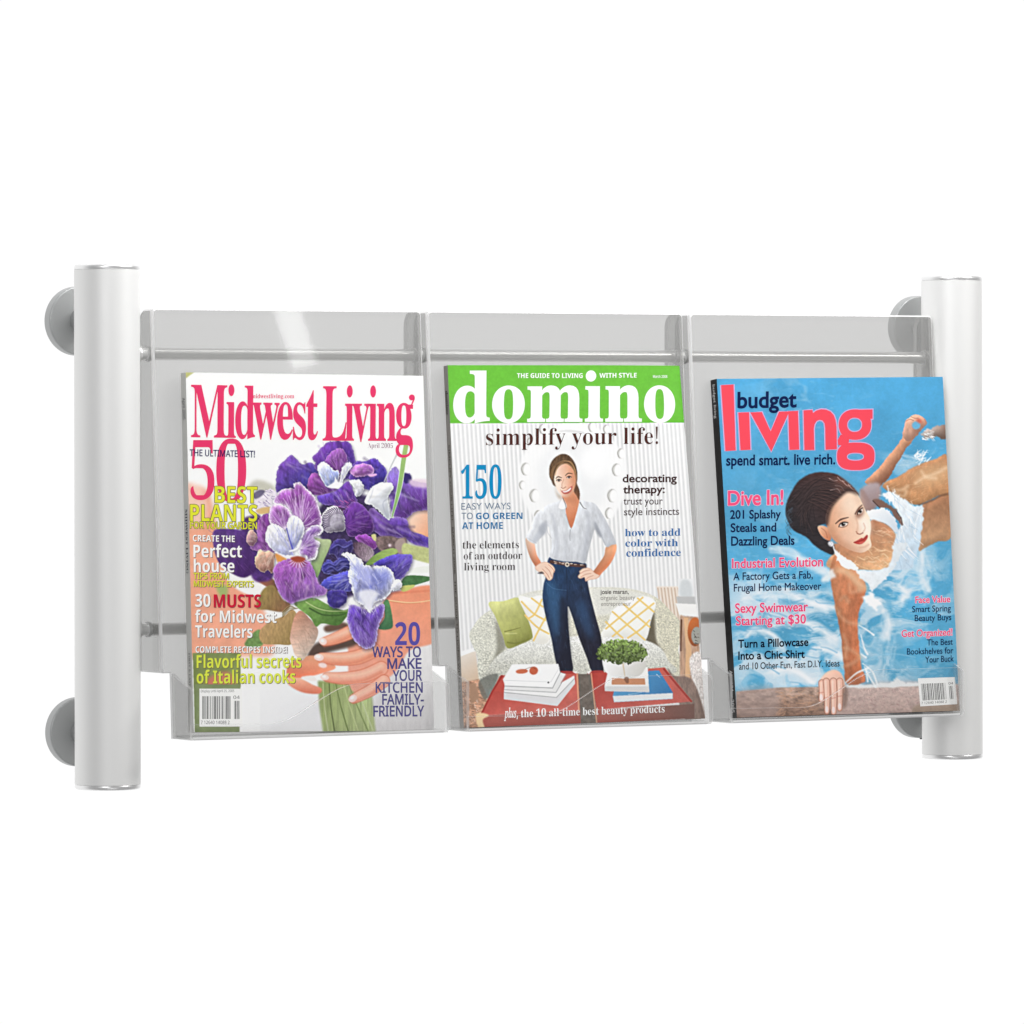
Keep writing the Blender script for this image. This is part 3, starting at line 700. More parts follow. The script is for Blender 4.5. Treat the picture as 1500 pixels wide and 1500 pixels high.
    p.fill([(690, 360), (700, 320), (725, 360), (760, 365), (745, 395), (690, 408), (640, 395)], Wt, .9)
    petal([(805, 352), (850, 340), (895, 345), (927, 395), (905, 455), (862, 470), (850, 400)], ('lin', (830, 345), (252, 252, 252), (890, 460), (216, 216, 232)), None)
    petal([(930, 515), (970, 430), (1000, 390), (1060, 364), (1140, 366), (1158, 415), (1115, 480), (1130, 560), (1133, 645), (1108, 650), (1060, 600), (990, 545)], ('lin', (980, 400), (250, 250, 252), (1110, 620), (214, 220, 232)), None, tex=(40, 40, .04))
    p.stroke([(1115, 485), (1075, 530), (1110, 640)], 4, 6, (168, 172, 190), 2, .7); p.stroke([(1000, 400), (985, 460), (960, 510)], 4, 4, (196, 200, 214), 3, .7)
    petal([(760, 610), (790, 560), (850, 512), (940, 560), (990, 640), (1005, 740), (960, 775), (880, 785), (800, 770)], ('lin', (800, 540), (104, 56, 146), (940, 760), (88, 44, 130)), None, (140, 84, 170), (780, 700), 22)
    p.streaks([(690, 500), (840, 500), (760, 620), (690, 580)], 24, 40, 40, (214, 110, 176), 5, .8)
    petal([(592, 650), (630, 570), (700, 545), (760, 590), (778, 680), (772, 740), (700, 752), (625, 745)], ('lin', (620, 590), (226, 220, 232), (760, 720), (140, 132, 152)), None)
    for i in range(20):
        a = math.radians(150+i*8.2); cx, cy = 720, 670
        p.stroke([(cx+math.cos(a)*64, cy+math.sin(a)*64), (cx+math.cos(a+.1)*96, cy+math.sin(a+.1)*92), (cx+math.cos(a)*126, cy+math.sin(a)*112)], 3, 9, (62, 44, 80), .6, .9)
    petal([(860, 790), (930, 765), (1000, 800), (1035, 860), (980, 890), (900, 850)], (142, 70, 166), None, (190, 120, 200), None, 14, 40)
    p.fill([(830, 850), (900, 830), (1000, 890), (990, 960), (930, 980), (870, 930)], ('lin', (840, 860), (96, 74, 92), (980, 950), (176, 160, 170)), 1.5, tex=(14, 6, .3))
    p.fill([(1020, 800), (1130, 780), (1200, 800), (1260, 800), (1250, 900), (1180, 930), (1060, 900)], (128, 108, 106), 2, tex=(24, 24, .3)); p.fill([(1170, 850), (1210, 800), (1255, 820), (1250, 910), (1200, 920)], (172, 152, 148), 2)
    p.ell(1130, 855, 12, 12, (232, 214, 220), soft=2); p.fill([(985, 775), (1020, 770), (1022, 820), (1000, 810)], (214, 206, 150), 1)
    p.fill([(1240, 840), (1330, 860), (1492, 900), (1492, 1000), (1300, 960), (1230, 920)], (196, 202, 140), 1.5, tex=(20, 20, .08))
    p.fill([(1290, 1040), (1480, 1015), (1492, 1060), (1310, 1075)], (244, 246, 240), 1)
    p.fill([(940, 1005), (1000, 940), (1080, 895), (1160, 878), (1195, 908), (1120, 950), (1040, 985), (970, 1015)], ('lin', (960, 960), (122, 156, 78), (1160, 900), (170, 192, 116)), 1, tex=(14, 30, .12))
    petal([(1005, 1010), (1070, 960), (1160, 930), (1290, 925), (1310, 960), (1290, 1030), (1230, 1110), (1180, 1125), (1130, 1050)], ('lin', (1050, 960), (70, 60, 160), (1270, 1050), (116, 92, 196)), None, (170, 150, 226), None, 30, -40)
    # the dark blue petals below the middle
    petal([(665, 860), (700, 815), (760, 800), (800, 825), (835, 815), (842, 880), (815, 940), (770, 950), (735, 975), (690, 930), (650, 925)], (62, 52, 118), None, (110, 96, 176), (720, 960), 14)
    petal([(595, 1050), (610, 1000), (650, 965), (690, 985), (730, 958), (790, 950), (835, 985), (815, 1045), (770, 1040), (735, 1070), (690, 1050), (650, 1085)], (58, 56, 138), None, (120, 110, 190), (640, 1060), 14)
    for l in ([(610, 1010), (650, 990), (700, 1010), (740, 975), (800, 965)], [(625, 1045), (670, 1020), (720, 1050), (770, 1020), (815, 1030)], [(670, 880), (720, 850), (770, 870), (830, 840)], [(650, 1075), (720, 1090), (800, 1060)]):
        p.stroke(l, 0, 0, (122, 122, 206), 2, .8, w=[3, 9, 5, 10, 3]); p.stroke([(x+4, y+12) for x, y in l], 8, 8, (34, 30, 84), 3, .7)
    petal([(580, 1170), (640, 1110), (720, 1080), (820, 1060), (840, 1200), (760, 1220), (660, 1200)], ('lin', (620, 1120), (76, 76, 180), (800, 1190), (96, 92, 200)), None, (196, 196, 240), (830, 1110), 18)
    petal([(640, 1220), (720, 1205), (790, 1220), (780, 1310), (710, 1350), (650, 1320)], (66, 54, 138), None)
    # leaf beside the big flower
    p.fill([(530, 800), (600, 805), (668, 815), (655, 880), (610, 980), (560, 1110), (515, 1060), (520, 960), (570, 890)], ('lin', (560, 820), (186, 200, 156), (560, 1080), (142, 172, 112)), .9, tex=(30, 14, .08))
    # the big flower on the left
    PE = ((248, 240, 250), 22, 1.0)
    petal([(85, 720), (110, 640), (180, 605), (200, 700), (165, 810), (235, 905), (140, 905), (50, 890), (40, 850), (85, 800)], ('lin', (120, 640), (132, 66, 150), (140, 890), (172, 110, 190)), None, (206, 160, 216), None, 26, 60)
    petal([(5, 800), (40, 728), (92, 790), (60, 860), (20, 845)], ('lin', (30, 740), (206, 170, 160), (60, 850), (150, 104, 130)), None); petal([(70, 975), (105, 890), (150, 905), (180, 895), (232, 930), (225, 985), (212, 1075), (170, 1050), (140, 1070), (90, 1035)], ('lin', (90, 900), (222, 186, 160), (210, 1050), (162, 112, 104)), None, (236, 214, 196), (215, 920), 18)
    petal([(215, 525), (262, 430), (330, 405), (378, 410), (376, 370), (425, 360), (470, 405), (530, 460), (562, 520), (590, 615), (598, 690), (520, 740), (430, 735), (380, 640), (310, 545)], ('lin', (380, 420), (158, 88, 174), (520, 720), (142, 76, 168)), PE, (240, 220, 246), (420, 720), 80, va=.5)
    petal([(178, 610), (205, 540), (270, 532), (335, 570), (368, 630), (340, 700), (270, 745), (200, 700)], ('lin', (210, 560), (176, 112, 188), (310, 700), (140, 80, 166)), PE, (236, 216, 244), (300, 720), 36)
    petal([(430, 800), (490, 720), (560, 695), (608, 718), (592, 765), (530, 795), (580, 830), (570, 880), (545, 965), (470, 968), (415, 900)], ('lin', (450, 760), (134, 86, 176), (540, 900), (164, 112, 192)), ((250, 248, 252), 26, 1.1), (240, 226, 246), (430, 880), 34)
    petal([(155, 810), (180, 700), (235, 690), (300, 735), (335, 830), (375, 930), (370, 965), (290, 940), (225, 905)], ('lin', (190, 720), (248, 246, 252), (350, 900), (196, 200, 240)), (Wt, 10, .8), (150, 150, 220), (365, 920), 16, va=.4)
    petal([(325, 690), (345, 635), (380, 620), (440, 660), (462, 730), (440, 800), (385, 885), (350, 860)], ('lin', (430, 660), (250, 248, 253), (360, 870), (170, 176, 232)), (Wt, 10, .9), (130, 136, 216), (370, 890), 14, va=.4)
    p.stroke([(320, 720), (340, 800), (368, 890)], 8, 14, (84, 84, 190), 1.5, .85); p.stroke([(345, 900), (400, 880), (430, 820)], 14, 20, Wt, 1, .95)
    p.fill([(225, 905), (300, 930), (380, 935), (470, 930), (480, 965), (400, 985), (280, 960)], (246, 242, 248), 1, rough=3)
    p.fill([(232, 920), (290, 945), (330, 975), (260, 1000)], (226, 150, 70), 2, .9)
    fall = [(215, 1070), (240, 1000), (330, 965), (420, 958), (500, 985), (540, 1060), (570, 1150), (640, 1205), (612, 1245), (500, 1265), (420, 1285), (355, 1312), (290, 1270), (240, 1180)]
    petal(fall, ('lin', (260, 1000), (146, 78, 160), (440, 1280), (166, 112, 204)), ((214, 176, 226), 10, .7), (206, 150, 214), (415, 985), 44, va=.4)
    p.streaks(fall, 70, 75, 60, (222, 184, 232), 4, .55); p.stroke([(425, 1000), (440, 1060), (455, 1130)], 5, 2, (244, 230, 250), .8, .8)
    for i in range(15):
        a = math.radians(18+i*10.5); p.stroke([(410+34*math.cos(a), 965+20*math.sin(a)), (410+math.cos(a)*82, 968+math.sin(a)*64)], 6, 3, [(250, 230, 220), (176, 60, 60)][i % 2], .6, .8, curved=False)
    p.fill([(350, 955), (410, 940), (470, 960), (440, 985), (390, 985)], (166, 76, 56), 2)
    # the pale flower on the right and its fall
    fall2 = [(815, 1330), (880, 1330), (970, 1370), (1075, 1310), (1080, 1400), (1040, 1500), (1025, 1600), (1000, 1650), (930, 1668), (860, 1615), (815, 1530), (795, 1440)]
    petal(fall2, ('lin', (840, 1340), (92, 62, 166), (960, 1640), (140, 104, 198)), ((212, 200, 236), 16, .9), (176, 156, 220), None, 110, 72, va=.6)
    rim = [(750, 935), (775, 912), (830, 920), (890, 950), (935, 1005), (1010, 1020), (1080, 1015), (1130, 1040), (1165, 1090), (1160, 1180), (1120, 1250), (1060, 1290), (1005, 1310), (975, 1385), (930, 1330), (880, 1305), (845, 1250), (825, 1170), (800, 1090), (815, 1020), (800, 960)]
    petal(rim, ('rad', (980, 1150), (146, 150, 220), 240, (226, 230, 248)), ((252, 252, 254), 18, 1.0), (120, 126, 206), (985, 1180), 46, va=.35, rough=4)
    p.fill([(860, 1000), (930, 1030), (980, 1100), (960, 1180), (900, 1120)], (180, 184, 234), 5, .8); p.fill([(1000, 1060), (1100, 1050), (1130, 1120), (1060, 1200), (1010, 1150)], (128, 136, 214), 7, .6)
    p.fill([(880, 1230), (960, 1200), (1040, 1230), (1000, 1310), (975, 1385), (935, 1330)], (244, 244, 252), 4, .9); p.streaks(rim, 40, 60, 60, (252, 252, 255), 5, .6, 40)
    petal([(1140, 1190), (1165, 1135), (1200, 1122), (1228, 1160), (1210, 1195), (1165, 1212)], (240, 240, 250), None)
    p.streaks([(890, 1330), (1010, 1330), (1040, 1400), (900, 1400)], 24, 80, 40, (236, 232, 250), 4, .9, 24)
    # blades of grass
    p.stroke([(1185, 140), (1140, 230), (1080, 365)], 14, 6, (206, 208, 210), 1, .9)
    p.stroke([(1262, 40), (1240, 170), (1205, 400), (1148, 630)], 0, 0, (244, 248, 240), 1, w=[44, 44, 40, 12]); p.stroke([(1262, 40), (1240, 170), (1205, 400), (1148, 630)], 0, 0, ('lin', (1255, 60), (170, 202, 124), (1160, 600), (134, 176, 112)), 1, w=[36, 36, 32, 8])
    # box that frames the bar code
    p.frame(*Z)
    p.fill([(106, 1624), (372, 1624), (374, 1822), (112, 1822)], (136, 150, 92), 1, curved=False, tex=(60, 60, .12)); p.fill([(190, 1770), (300, 1730), (340, 1810), (200, 1822)], (226, 120, 110), 6, .8)
    p.fill([(112, 1800), (372, 1800), (366, 2075), (118, 2075)], (134, 148, 104), 1, curved=False, tex=(60, 60, .1)); p.fill([(372, 1815), (480, 1815), (480, 2075), (368, 2075)], (250, 250, 250), 2, curved=False)
    return p.done()

def paint_two():
    p = Paint(645, 530, 3.75, 402, 545, (247, 247, 247), 23); Z = (645, 530, 3.75); W = (760, 610, 6.247); R4 = (645, 800, 3.75); S = (670, 850, 4.054)
    yy, xx = np.mgrid[0:p.H, 0:p.W].astype(float); u = (xx-yy*.062)/p.k*3.75
    st = np.clip(.5+.75*np.sin(u*2*np.pi/23.5), 0, 1)*(.8+.4*fbm(p.H, p.W, 200, 60, p.rng, 2))
    p.a -= (st*.085)[..., None]*np.array((1, .99, .96))
    SK = (233, 178, 144)
    p.frame(*Z)
    p.fill(ell(728, 640, 300, 305), (249, 249, 249), 3, .93, curved=False); p.fill(ell(728, 640, 200, 215), (240, 241, 242), 12, .8, curved=False); p.fill(ell(850, 560, 80, 90), (253, 253, 253), 14, .9, curved=False)
    for x, y, s in ((468, 592, 1), (968, 596, 1), (516, 738, 1.05), (944, 738, 1.05), (538, 848, .85), (450, 680, .7), (992, 506, .8), (560, 370, .8), (830, 360, .8), (910, 372, .7), (928, 835, .9), (490, 440, .6)):
        p.ell(x, y, 27*s, 36*s, (206, 205, 202), soft=1.2); p.ell(x+9*s, y+2, 21*s, 33*s, (251, 251, 251), soft=1.5); p.stroke([(x-2, y-33*s), (x-24*s, y-6), (x-12*s, y+30*s)], 3, 3, (150, 146, 142), .8, .7)
    p.fill([(645, 385), (700, 376), (770, 384), (790, 396), (700, 388)], (226, 226, 226), 1.5)
    # sofa
    p.frame(*S)
    p.fill([(1180, 40), (1330, 40), (1345, 280), (1230, 180)], (238, 226, 214), 2, curved=False)
    for i in range(7): p.stroke([(1190+i*20, 50), (1215+i*20, 250)], 8, 8, (206, 180, 158), 1, .8, curved=False)
    sofa = [(72, 340), (95, 280), (140, 220), (230, 160), (350, 100), (520, 60), (860, 45), (1050, 60), (1180, 105), (1262, 180), (1345, 275), (1335, 330), (1312, 420), (1315, 600), (700, 640), (130, 640), (122, 470)]
    p.fill(sofa, ('lin', (100, 300), (224, 224, 212), (1300, 300), (220, 216, 196)), 1, tex=(5, 5, .2))
    p.fill([(350, 100), (520, 62), (860, 46), (1060, 64), (1170, 120), (1000, 200), (420, 220)], (234, 234, 228), 5, .8, tex=(4, 4, .08))
    p.fill([(225, 240), (260, 300), (285, 400), (200, 500), (170, 540), (230, 420)], (140, 138, 124), 4, .8); p.fill([(1130, 250), (1165, 170), (1180, 360), (1230, 430), (1120, 370)], (98, 90, 74), 3, .9)
    p.fill([(180, 530), (240, 450), (330, 400), (460, 365), (620, 340), (870, 335), (1080, 352), (1200, 400), (1250, 480), (1268, 560), (700, 600), (190, 600)], ('lin', (600, 340), (242, 242, 238), (600, 600), (196, 196, 184)), 1.4, tex=(5, 5, .2))
    p.streaks([(120, 470), (200, 420), (200, 620), (130, 630)], 120, 0, 8, (110, 108, 98), 4, .5, 60); p.streaks([(200, 480), (1250, 470), (1260, 560), (190, 590)], 420, 0, 9, (128, 126, 116), 4, .5, 60); p.streaks([(1180, 200), (1340, 280), (1310, 560), (1230, 420)], 160, 0, 8, (150, 146, 120), 4, .5, 60); p.streaks([(80, 330), (200, 190), (260, 300), (200, 480), (110, 460)], 160, 0, 8, (150, 150, 138), 4, .5, 60)
    # cushions
    p.fill([(186, 138), (270, 128), (362, 108), (392, 170), (430, 270), (446, 342), (370, 385), (296, 406), (268, 330), (225, 220)], ('lin', (250, 130), (206, 208, 142), (400, 390), (160, 164, 84)), 1, tex=(40, 20, .08), light=(-.6, -.8, 40, -.14))
    p.stroke([(280, 308), (330, 296), (372, 284)], 7, 3, (116, 118, 60), 1.6, .8); p.stroke([(296, 372), (350, 376), (420, 352)], 8, 3, (122, 124, 62), 2, .8); p.stroke([(284, 320), (350, 318)], 6, 3, (222, 224, 160), 2, .8, curved=False)
    def lattice(pts, c0, lines):
        p.fill(pts, c0, 1, light=(0, -1, 30, -.08))
        for l in lines: p.stroke(l, 11, 11, (240, 208, 122), 1, .9)
    lattice([(362, 104), (430, 108), (512, 112), (545, 350), (462, 372), (430, 260)], (250, 248, 240), [[(380, 130), (450, 200), (520, 240)], [(400, 210), (470, 280), (540, 320)], [(500, 118), (460, 200), (420, 230)], [(525, 220), (480, 300), (450, 360)], [(440, 110), (505, 160)]])
    lattice([(856, 335), (890, 260), (925, 180), (1000, 130), (1110, 98), (1178, 138), (1150, 240), (1112, 362), (1000, 345)], (250, 249, 243), [[(880, 290), (990, 200), (1100, 105)], [(920, 335), (1050, 230), (1165, 140)], [(1010, 345), (1090, 290), (1140, 240)], [(920, 190), (1000, 260), (1110, 355)], [(985, 145), (1070, 220), (1140, 280)], [(1070, 110), (1130, 160), (1165, 190)], [(880, 250), (950, 320), (980, 345)]])
    # right edge of the room: lamp, side table, vase
    p.fill([(1310, -5), (1400, -5), (1410, 100), (1312, 100)], (240, 241, 242), 1, curved=False); p.fill([(1330, 10), (1380, 10), (1395, 100), (1325, 100)], (214, 218, 220), 3); p.fill([(1300, 100), (1412, 100), (1416, 150), (1310, 152)], (196, 196, 196), 1.4, curved=False); p.fill([(1296, 140), (1422, 146), (1428, 222), (1318, 208)], (248, 247, 245), 1, curved=False)
    p.fill([(1322, 215), (1432, 222), (1440, 440), (1460, 640), (1320, 640)], (196, 160, 136), 1.5, curved=False, tex=(60, 10, .2))
    p.fill([(1345, 225), (1372, 225), (1392, 460), (1372, 660), (1350, 660), (1358, 420)], (228, 186, 144), 1, curved=False); p.stroke([(1330, 240), (1326, 420)], 12, 10, (96, 62, 44), 1, .8, curved=False)
    p.ell(1412, 310, 44, 86, ('lin', (1370, 260), (206, 116, 64), (1430, 380), (150, 84, 50)), soft=1.2); p.ell(1424, 332, 34, 52, (168, 166, 158), soft=1.2); p.streaks([(1400, 300), (1436, 300), (1436, 380), (1405, 380)], 12, 30, 14, (70, 64, 60), 5, .8, 40)
    p.fill([(1380, 470), (1440, 430), (1460, 560), (1478, 820), (1440, 780), (1398, 610)], (232, 224, 220), 1.4, tex=(8, 4, .22))
    # floor
    p.fill([(1290, 570), (1400, 600), (1480, 830), (1480, 880), (1380, 880), (1250, 540)], (146, 124, 114), 1.5, tex=(30, 10, .18))
    p.fill([(10, 440), (110, 425), (128, 600), (25, 620)], ('lin', (20, 440), (236, 228, 218), (120, 600), (216, 190, 164)), 1.5, curved=False); p.fill([(10, 430), (95, 405), (100, 425), (12, 460)], (250, 250, 250), 1, curved=False)
    p.fill([(20, 610), (130, 590), (180, 700), (150, 880), (20, 880)], (196, 152, 126), 1.5, curved=False, tex=(7, 14, .4)); p.streaks([(25, 620), (120, 610), (130, 860), (30, 860)], 70, 60, 20, (236, 214, 198), 5, .6); p.fill([(70, 620), (110, 612), (130, 700), (80, 740)], (176, 140, 116), 1.5, curved=False)
    p.fill([(130, 600), (240, 560), (190, 690), (150, 700)], (110, 112, 106), 2, .8)
    # woman: jeans first, then arms and shirt
    p.frame(*R4)
    J = [(602, 62), (700, 82), (796, 96), (802, 150), (818, 250), (850, 380), (884, 520), (892, 690), (832, 692), (800, 610), (758, 500), (722, 385), (700, 335), (702, 440), (716, 600), (722, 690), (652, 694), (628, 620), (606, 500), (580, 400), (562, 300), (566, 220), (580, 170)]
    p.fill(J, ('lin', (590, 200), (36, 64, 100), (860, 420), (36, 36, 52)), .9, tex=(30, 12, .22))
    p.fill([(580, 230), (620, 200), (660, 280), (650, 480), (620, 480)], (62, 108, 152), 9, .55); p.fill([(745, 330), (790, 300), (830, 420), (840, 520), (790, 470)], (58, 96, 142), 10, .55); p.fill([(660, 290), (700, 330), (702, 460), (714, 680), (670, 690), (660, 500)], (30, 32, 48), 7, .6)
    p.stroke([(690, 100), (694, 180), (698, 330)], 4, 3, (30, 40, 62), 1, .8); p.stroke([(580, 200), (620, 235), (690, 245)], 3, 3, (90, 130, 170), 1, .5); p.streaks(J, 60, 80, 30, (86, 124, 164), 2.5, .35)
    p.stroke([(608, 88), (700, 104), (792, 112)], 17, 17, (84, 60, 56), .8); p.streaks([(615, 84), (790, 104), (790, 116), (612, 96)], 14, 8, 10, (240, 222, 206), 6, .9, 6); p.ell(697, 104, 12, 13, (238, 226, 210), soft=1); p.ell(697, 104, 6, 7, (84, 60, 56), soft=.8)
    p.fill([(655, 690), (722, 690), (745, 712), (680, 704)], (168, 62, 60), 1); p.fill([(832, 688), (892, 688), (880, 712), (800, 712)], (168, 62, 60), 1); p.fill([(722, 692), (748, 690), (745, 708)], (244, 238, 232), 1, curved=False); p.fill([(800, 690), (826, 688), (812, 710)], (244, 238, 232), 1, curved=False)
    p.frame(*W)
    p.fill([(62, 1130), (100, 1115), (140, 1160), (165, 1270), (205, 1350), (170, 1390), (120, 1330), (80, 1230)], ('lin', (80, 1150), (240, 206, 184), (190, 1330), (206, 130, 96)), 1, light=(1, 0, 20, -.12))
    p.fill([(800, 1200), (885, 1170), (890, 1240), (840, 1350), (760, 1440), (720, 1480), (670, 1450), (720, 1370), (780, 1280)], ('lin', (800, 1240), (240, 176, 136), (860, 1330), (206, 128, 92)), 1, light=(1, .3, 20, -.12))
    for hnd in ([(150, 1385), (200, 1345), (260, 1340), (310, 1370), (332, 1408), (318, 1440), (306, 1490), (270, 1505), (225, 1450), (170, 1420)], [(700, 1440), (650, 1395), (590, 1395), (552, 1425), (560, 1440), (540, 1470), (560, 1490), (600, 1480), (610, 1515), (650, 1500), (710, 1490), (740, 1460)]):
        p.fill(hnd, (244, 212, 192), 1, edge=((206, 140, 110), 6, .6))
    for l in ([(240, 1380), (280, 1420), (300, 1470)], [(215, 1400), (260, 1450), (280, 1490)], [(270, 1360), (310, 1400), (322, 1430)], [(650, 1410), (600, 1420), (565, 1440)], [(660, 1440), (610, 1450), (565, 1475)], [(680, 1460), (630, 1480), (612, 1505)]): p.stroke(l, 4, 5, (196, 128, 100), .9, .8)
    p.fill([(170, 1440), (210, 1425), (230, 1445), (190, 1446)], (70, 64, 70), 1.2, .8)
    p.fill([(398, 730), (500, 690), (545, 730), (552, 800), (530, 890), (482, 1030), (440, 930), (420, 820)], ('lin', (420, 760), (238, 172, 136), (510, 950), (206, 124, 88)), 1.2)
    shirt = [(238, 830), (300, 800), (372, 780), (402, 748), (425, 830), (432, 920), (480, 1030), (528, 900), (560, 780), (620, 785), (690, 800), (740, 860), (800, 960), (850, 1060), (890, 1165), (850, 1180), (805, 1200), (760, 1130), (700, 1040), (670, 1120), (640, 1230), (606, 1345), (520, 1335), (400, 1330), (285, 1295), (300, 1200), (296, 1100), (270, 1010), (245, 1060), (190, 1130), (140, 1168), (70, 1118), (105, 1020), (150, 910)]
    p.fill(shirt, ('lin', (200, 900), (228, 230, 234), (700, 1250), (206, 209, 215)), 1, tex=(60, 24, .09), light=(-.5, -.5, 30, -.14), curved=True)
    p.fill([(140, 1168), (190, 1120), (240, 1060), (250, 990), (215, 1010), (170, 1060), (130, 1120)], (196, 200, 208), 3, .8); p.fill([(690, 960), (720, 1010), (760, 1100), (740, 1110), (700, 1040)], (140, 144, 154), 3, .8); p.fill([(180, 1010), (250, 970), (240, 1080), (200, 1085)], (166, 170, 180), 5, .7)
    for l, w, c in (([(430, 900), (455, 980), (480, 1030)], 6, (150, 150, 158)), ([(470, 1040), (466, 1100), (468, 1140)], 5, (140, 142, 150)), ([(700, 980), (740, 1060), (790, 1180)], 5, (160, 164, 172)), ([(250, 960), (262, 1060), (300, 1120)], 5, (186, 188, 196)), ([(320, 1000), (330, 1150), (310, 1280)], 9, (206, 208, 214)), ([(600, 1000), (590, 1150), (560, 1310)], 9, (208, 210, 216)), ([(160, 1165), (120, 1140), (75, 1116)], 5, (190, 192, 198)), ([(805, 1196), (850, 1178), (886, 1166)], 5, (184, 186, 194))): p.stroke(l, w, w*.6, c, 1.8, .8)
    for l, w, c in (([(300, 900), (330, 1000), (350, 1150), (340, 1290)], 26, (186, 189, 198)), ([(620, 880), (640, 1000), (610, 1180), (590, 1320)], 28, (180, 183, 192)), ([(410, 1080), (430, 1200), (410, 1320)], 18, (196, 199, 206)), ([(180, 900), (160, 1000), (110, 1100)], 20, (198, 201, 208)), ([(740, 900), (800, 1020), (850, 1140)], 20, (192, 195, 203)), ([(520, 1060), (530, 1180), (500, 1320)], 16, (236, 238, 242)), ([(260, 860), (290, 1000), (310, 1120)], 14, (240, 242, 245))):
        p.stroke(l, w*.6, w, c, 7, .6)
    p.fill([(372, 790), (402, 748), (440, 830), (400, 860), (360, 840)], (248, 248, 250), 1, edge=((176, 178, 186), 5, .5)); p.fill([(556, 775), (575, 790), (620, 850), (600, 855), (560, 810)], (236, 238, 242), 1); p.stroke([(402, 752), (425, 810), (432, 850)], 6, 3, (84, 78, 80), .8, .9); p.stroke([(558, 790), (590, 838), (618, 850)], 7, 3, (70, 66, 70), .9, .9)
    # head
    p.fill([(505, 560), (530, 620), (556, 690), (552, 770), (528, 730), (500, 680)], (92, 66, 48), 1.2, tex=(30, 6, .3)); p.fill([(330, 600), (345, 690), (390, 740), (370, 760), (338, 700)], (176, 150, 126), 3, .6)
    p.fill([(278, 545), (280, 460), (318, 390), (390, 348), (458, 364), (514, 438), (534, 530), (526, 620), (490, 650), (335, 645), (296, 590)], ('lin', (330, 400), (104, 80, 58), (500, 520), (84, 62, 46)), 1.2, tex=(30, 10, .28))
    p.fill([(322, 585), (336, 510), (382, 450), (440, 440), (490, 480), (515, 545), (520, 610), (505, 670), (475, 722), (440, 748), (405, 738), (365, 700), (338, 645)], ('lin', (350, 640), (250, 226, 210), (510, 600), (226, 164, 130)), 1.1)
    for i in range(34):                                             # hair drawn back from a parting
        f = p.rng.rand(); c = [(92, 68, 48), (150, 112, 76), (206, 164, 116), (70, 50, 38), (176, 136, 94)][i % 5]
        if i % 2: p.stroke([(402+8*f, 404+18*f), (345-24*f, 438+20*f), (312-22*f, 505+14*f), (306-10*f, 575)], 5, 6, c, 1, .75)
        else: p.stroke([(408, 404+16*f), (460+16*f, 430-24*f), (503+16*f, 490-10*f), (522+6*f, 575)], 5, 6, c, 1, .75)
    p.stroke([(402, 430), (372, 446), (345, 485), (332, 540)], 4, 7, (216, 172, 124), 2, .8); p.stroke([(410, 432), (455, 440), (492, 476), (508, 520)], 4, 8, (190, 146, 100), 2, .8)
    p.fill([(470, 500), (515, 545), (518, 615), (503, 670), (475, 720), (440, 744), (452, 690), (482, 640)], (206, 140, 106), 6, .65)
    p.fill([(345, 600), (380, 610), (392, 660), (375, 690), (350, 650)], (255, 240, 228), 7, .7); p.ell(470, 640, 22, 16, (240, 170, 146), -20, soft=6)
    p.stroke([(336, 572), (358, 556), (390, 566)], 0, 0, (84, 56, 44), 1.1, .95, w=[5, 10, 5]); p.stroke([(424, 546), (450, 524), (486, 528)], 0, 0, (84, 56, 44), 1.1, .95, w=[5, 10, 5])
    for ex, ey, an in ((364, 590, -6), (457, 562, -10)):
        p.ell(ex, ey, 22, 11, (190, 130, 104), an, soft=2); p.ell(ex, ey+1, 18, 8, (246, 238, 232), an, soft=1); p.ell(ex+1, ey, 10, 9, (46, 30, 26), soft=1); p.stroke([(ex-22, ey-1), (ex, ey-12), (ex+22, ey-3)], 0, 0, (48, 32, 28), 1, .95, w=[4, 7, 5])
    p.stroke([(408, 580), (392, 626), (396, 644)], 4, 6, (204, 146, 116), 2, .8); p.stroke([(386, 652), (404, 662), (428, 648)], 6, 6, (172, 104, 80), 1.4, .85)
    p.fill([(388, 686), (430, 682), (486, 642), (482, 680), (452, 710), (412, 714)], (190, 88, 80), 1); p.fill([(398, 688), (432, 686), (478, 654), (468, 680), (440, 696), (412, 700)], (255, 254, 252), .9); p.stroke([(384, 684), (378, 672)], 4, 3, (190, 124, 100), 1.4, .7, curved=False); p.stroke([(490, 640), (496, 628)], 4, 3, (176, 108, 84), 1.4, .7, curved=False)
    p.fill([(400, 726), (470, 728), (522, 690), (545, 740), (540, 800), (470, 800), (410, 770)], (190, 118, 84), 7, .55)
    p.frame(*S)
    # low red tables with books and a plant
    p.fill([(700, 560), (800, 560), (830, 870), (725, 870)], (116, 106, 98), 1, curved=False, tex=(20, 20, .15))
    p.fill([(255, 568), (712, 556), (722, 775), (132, 806), (200, 670)], ('lin', (300, 560), (184, 72, 64), (400, 790), (206, 108, 98)), .9, curved=False, tex=(60, 60, .06)); p.fill([(250, 572), (272, 566), (275, 665), (206, 662)], (196, 84, 74), 1, curved=False); p.stroke([(262, 570), (204, 665), (136, 806)], 12, 10, (160, 52, 48), 1, .9, curved=False)
    p.fill([(132, 806), (724, 774), (726, 858), (138, 885)], ('lin', (140, 820), (178, 92, 82), (720, 820), (156, 84, 76)), .9, curved=False); p.stroke([(706, 560), (714, 770)], 9, 9, (226, 168, 136), 1, .9, curved=False)
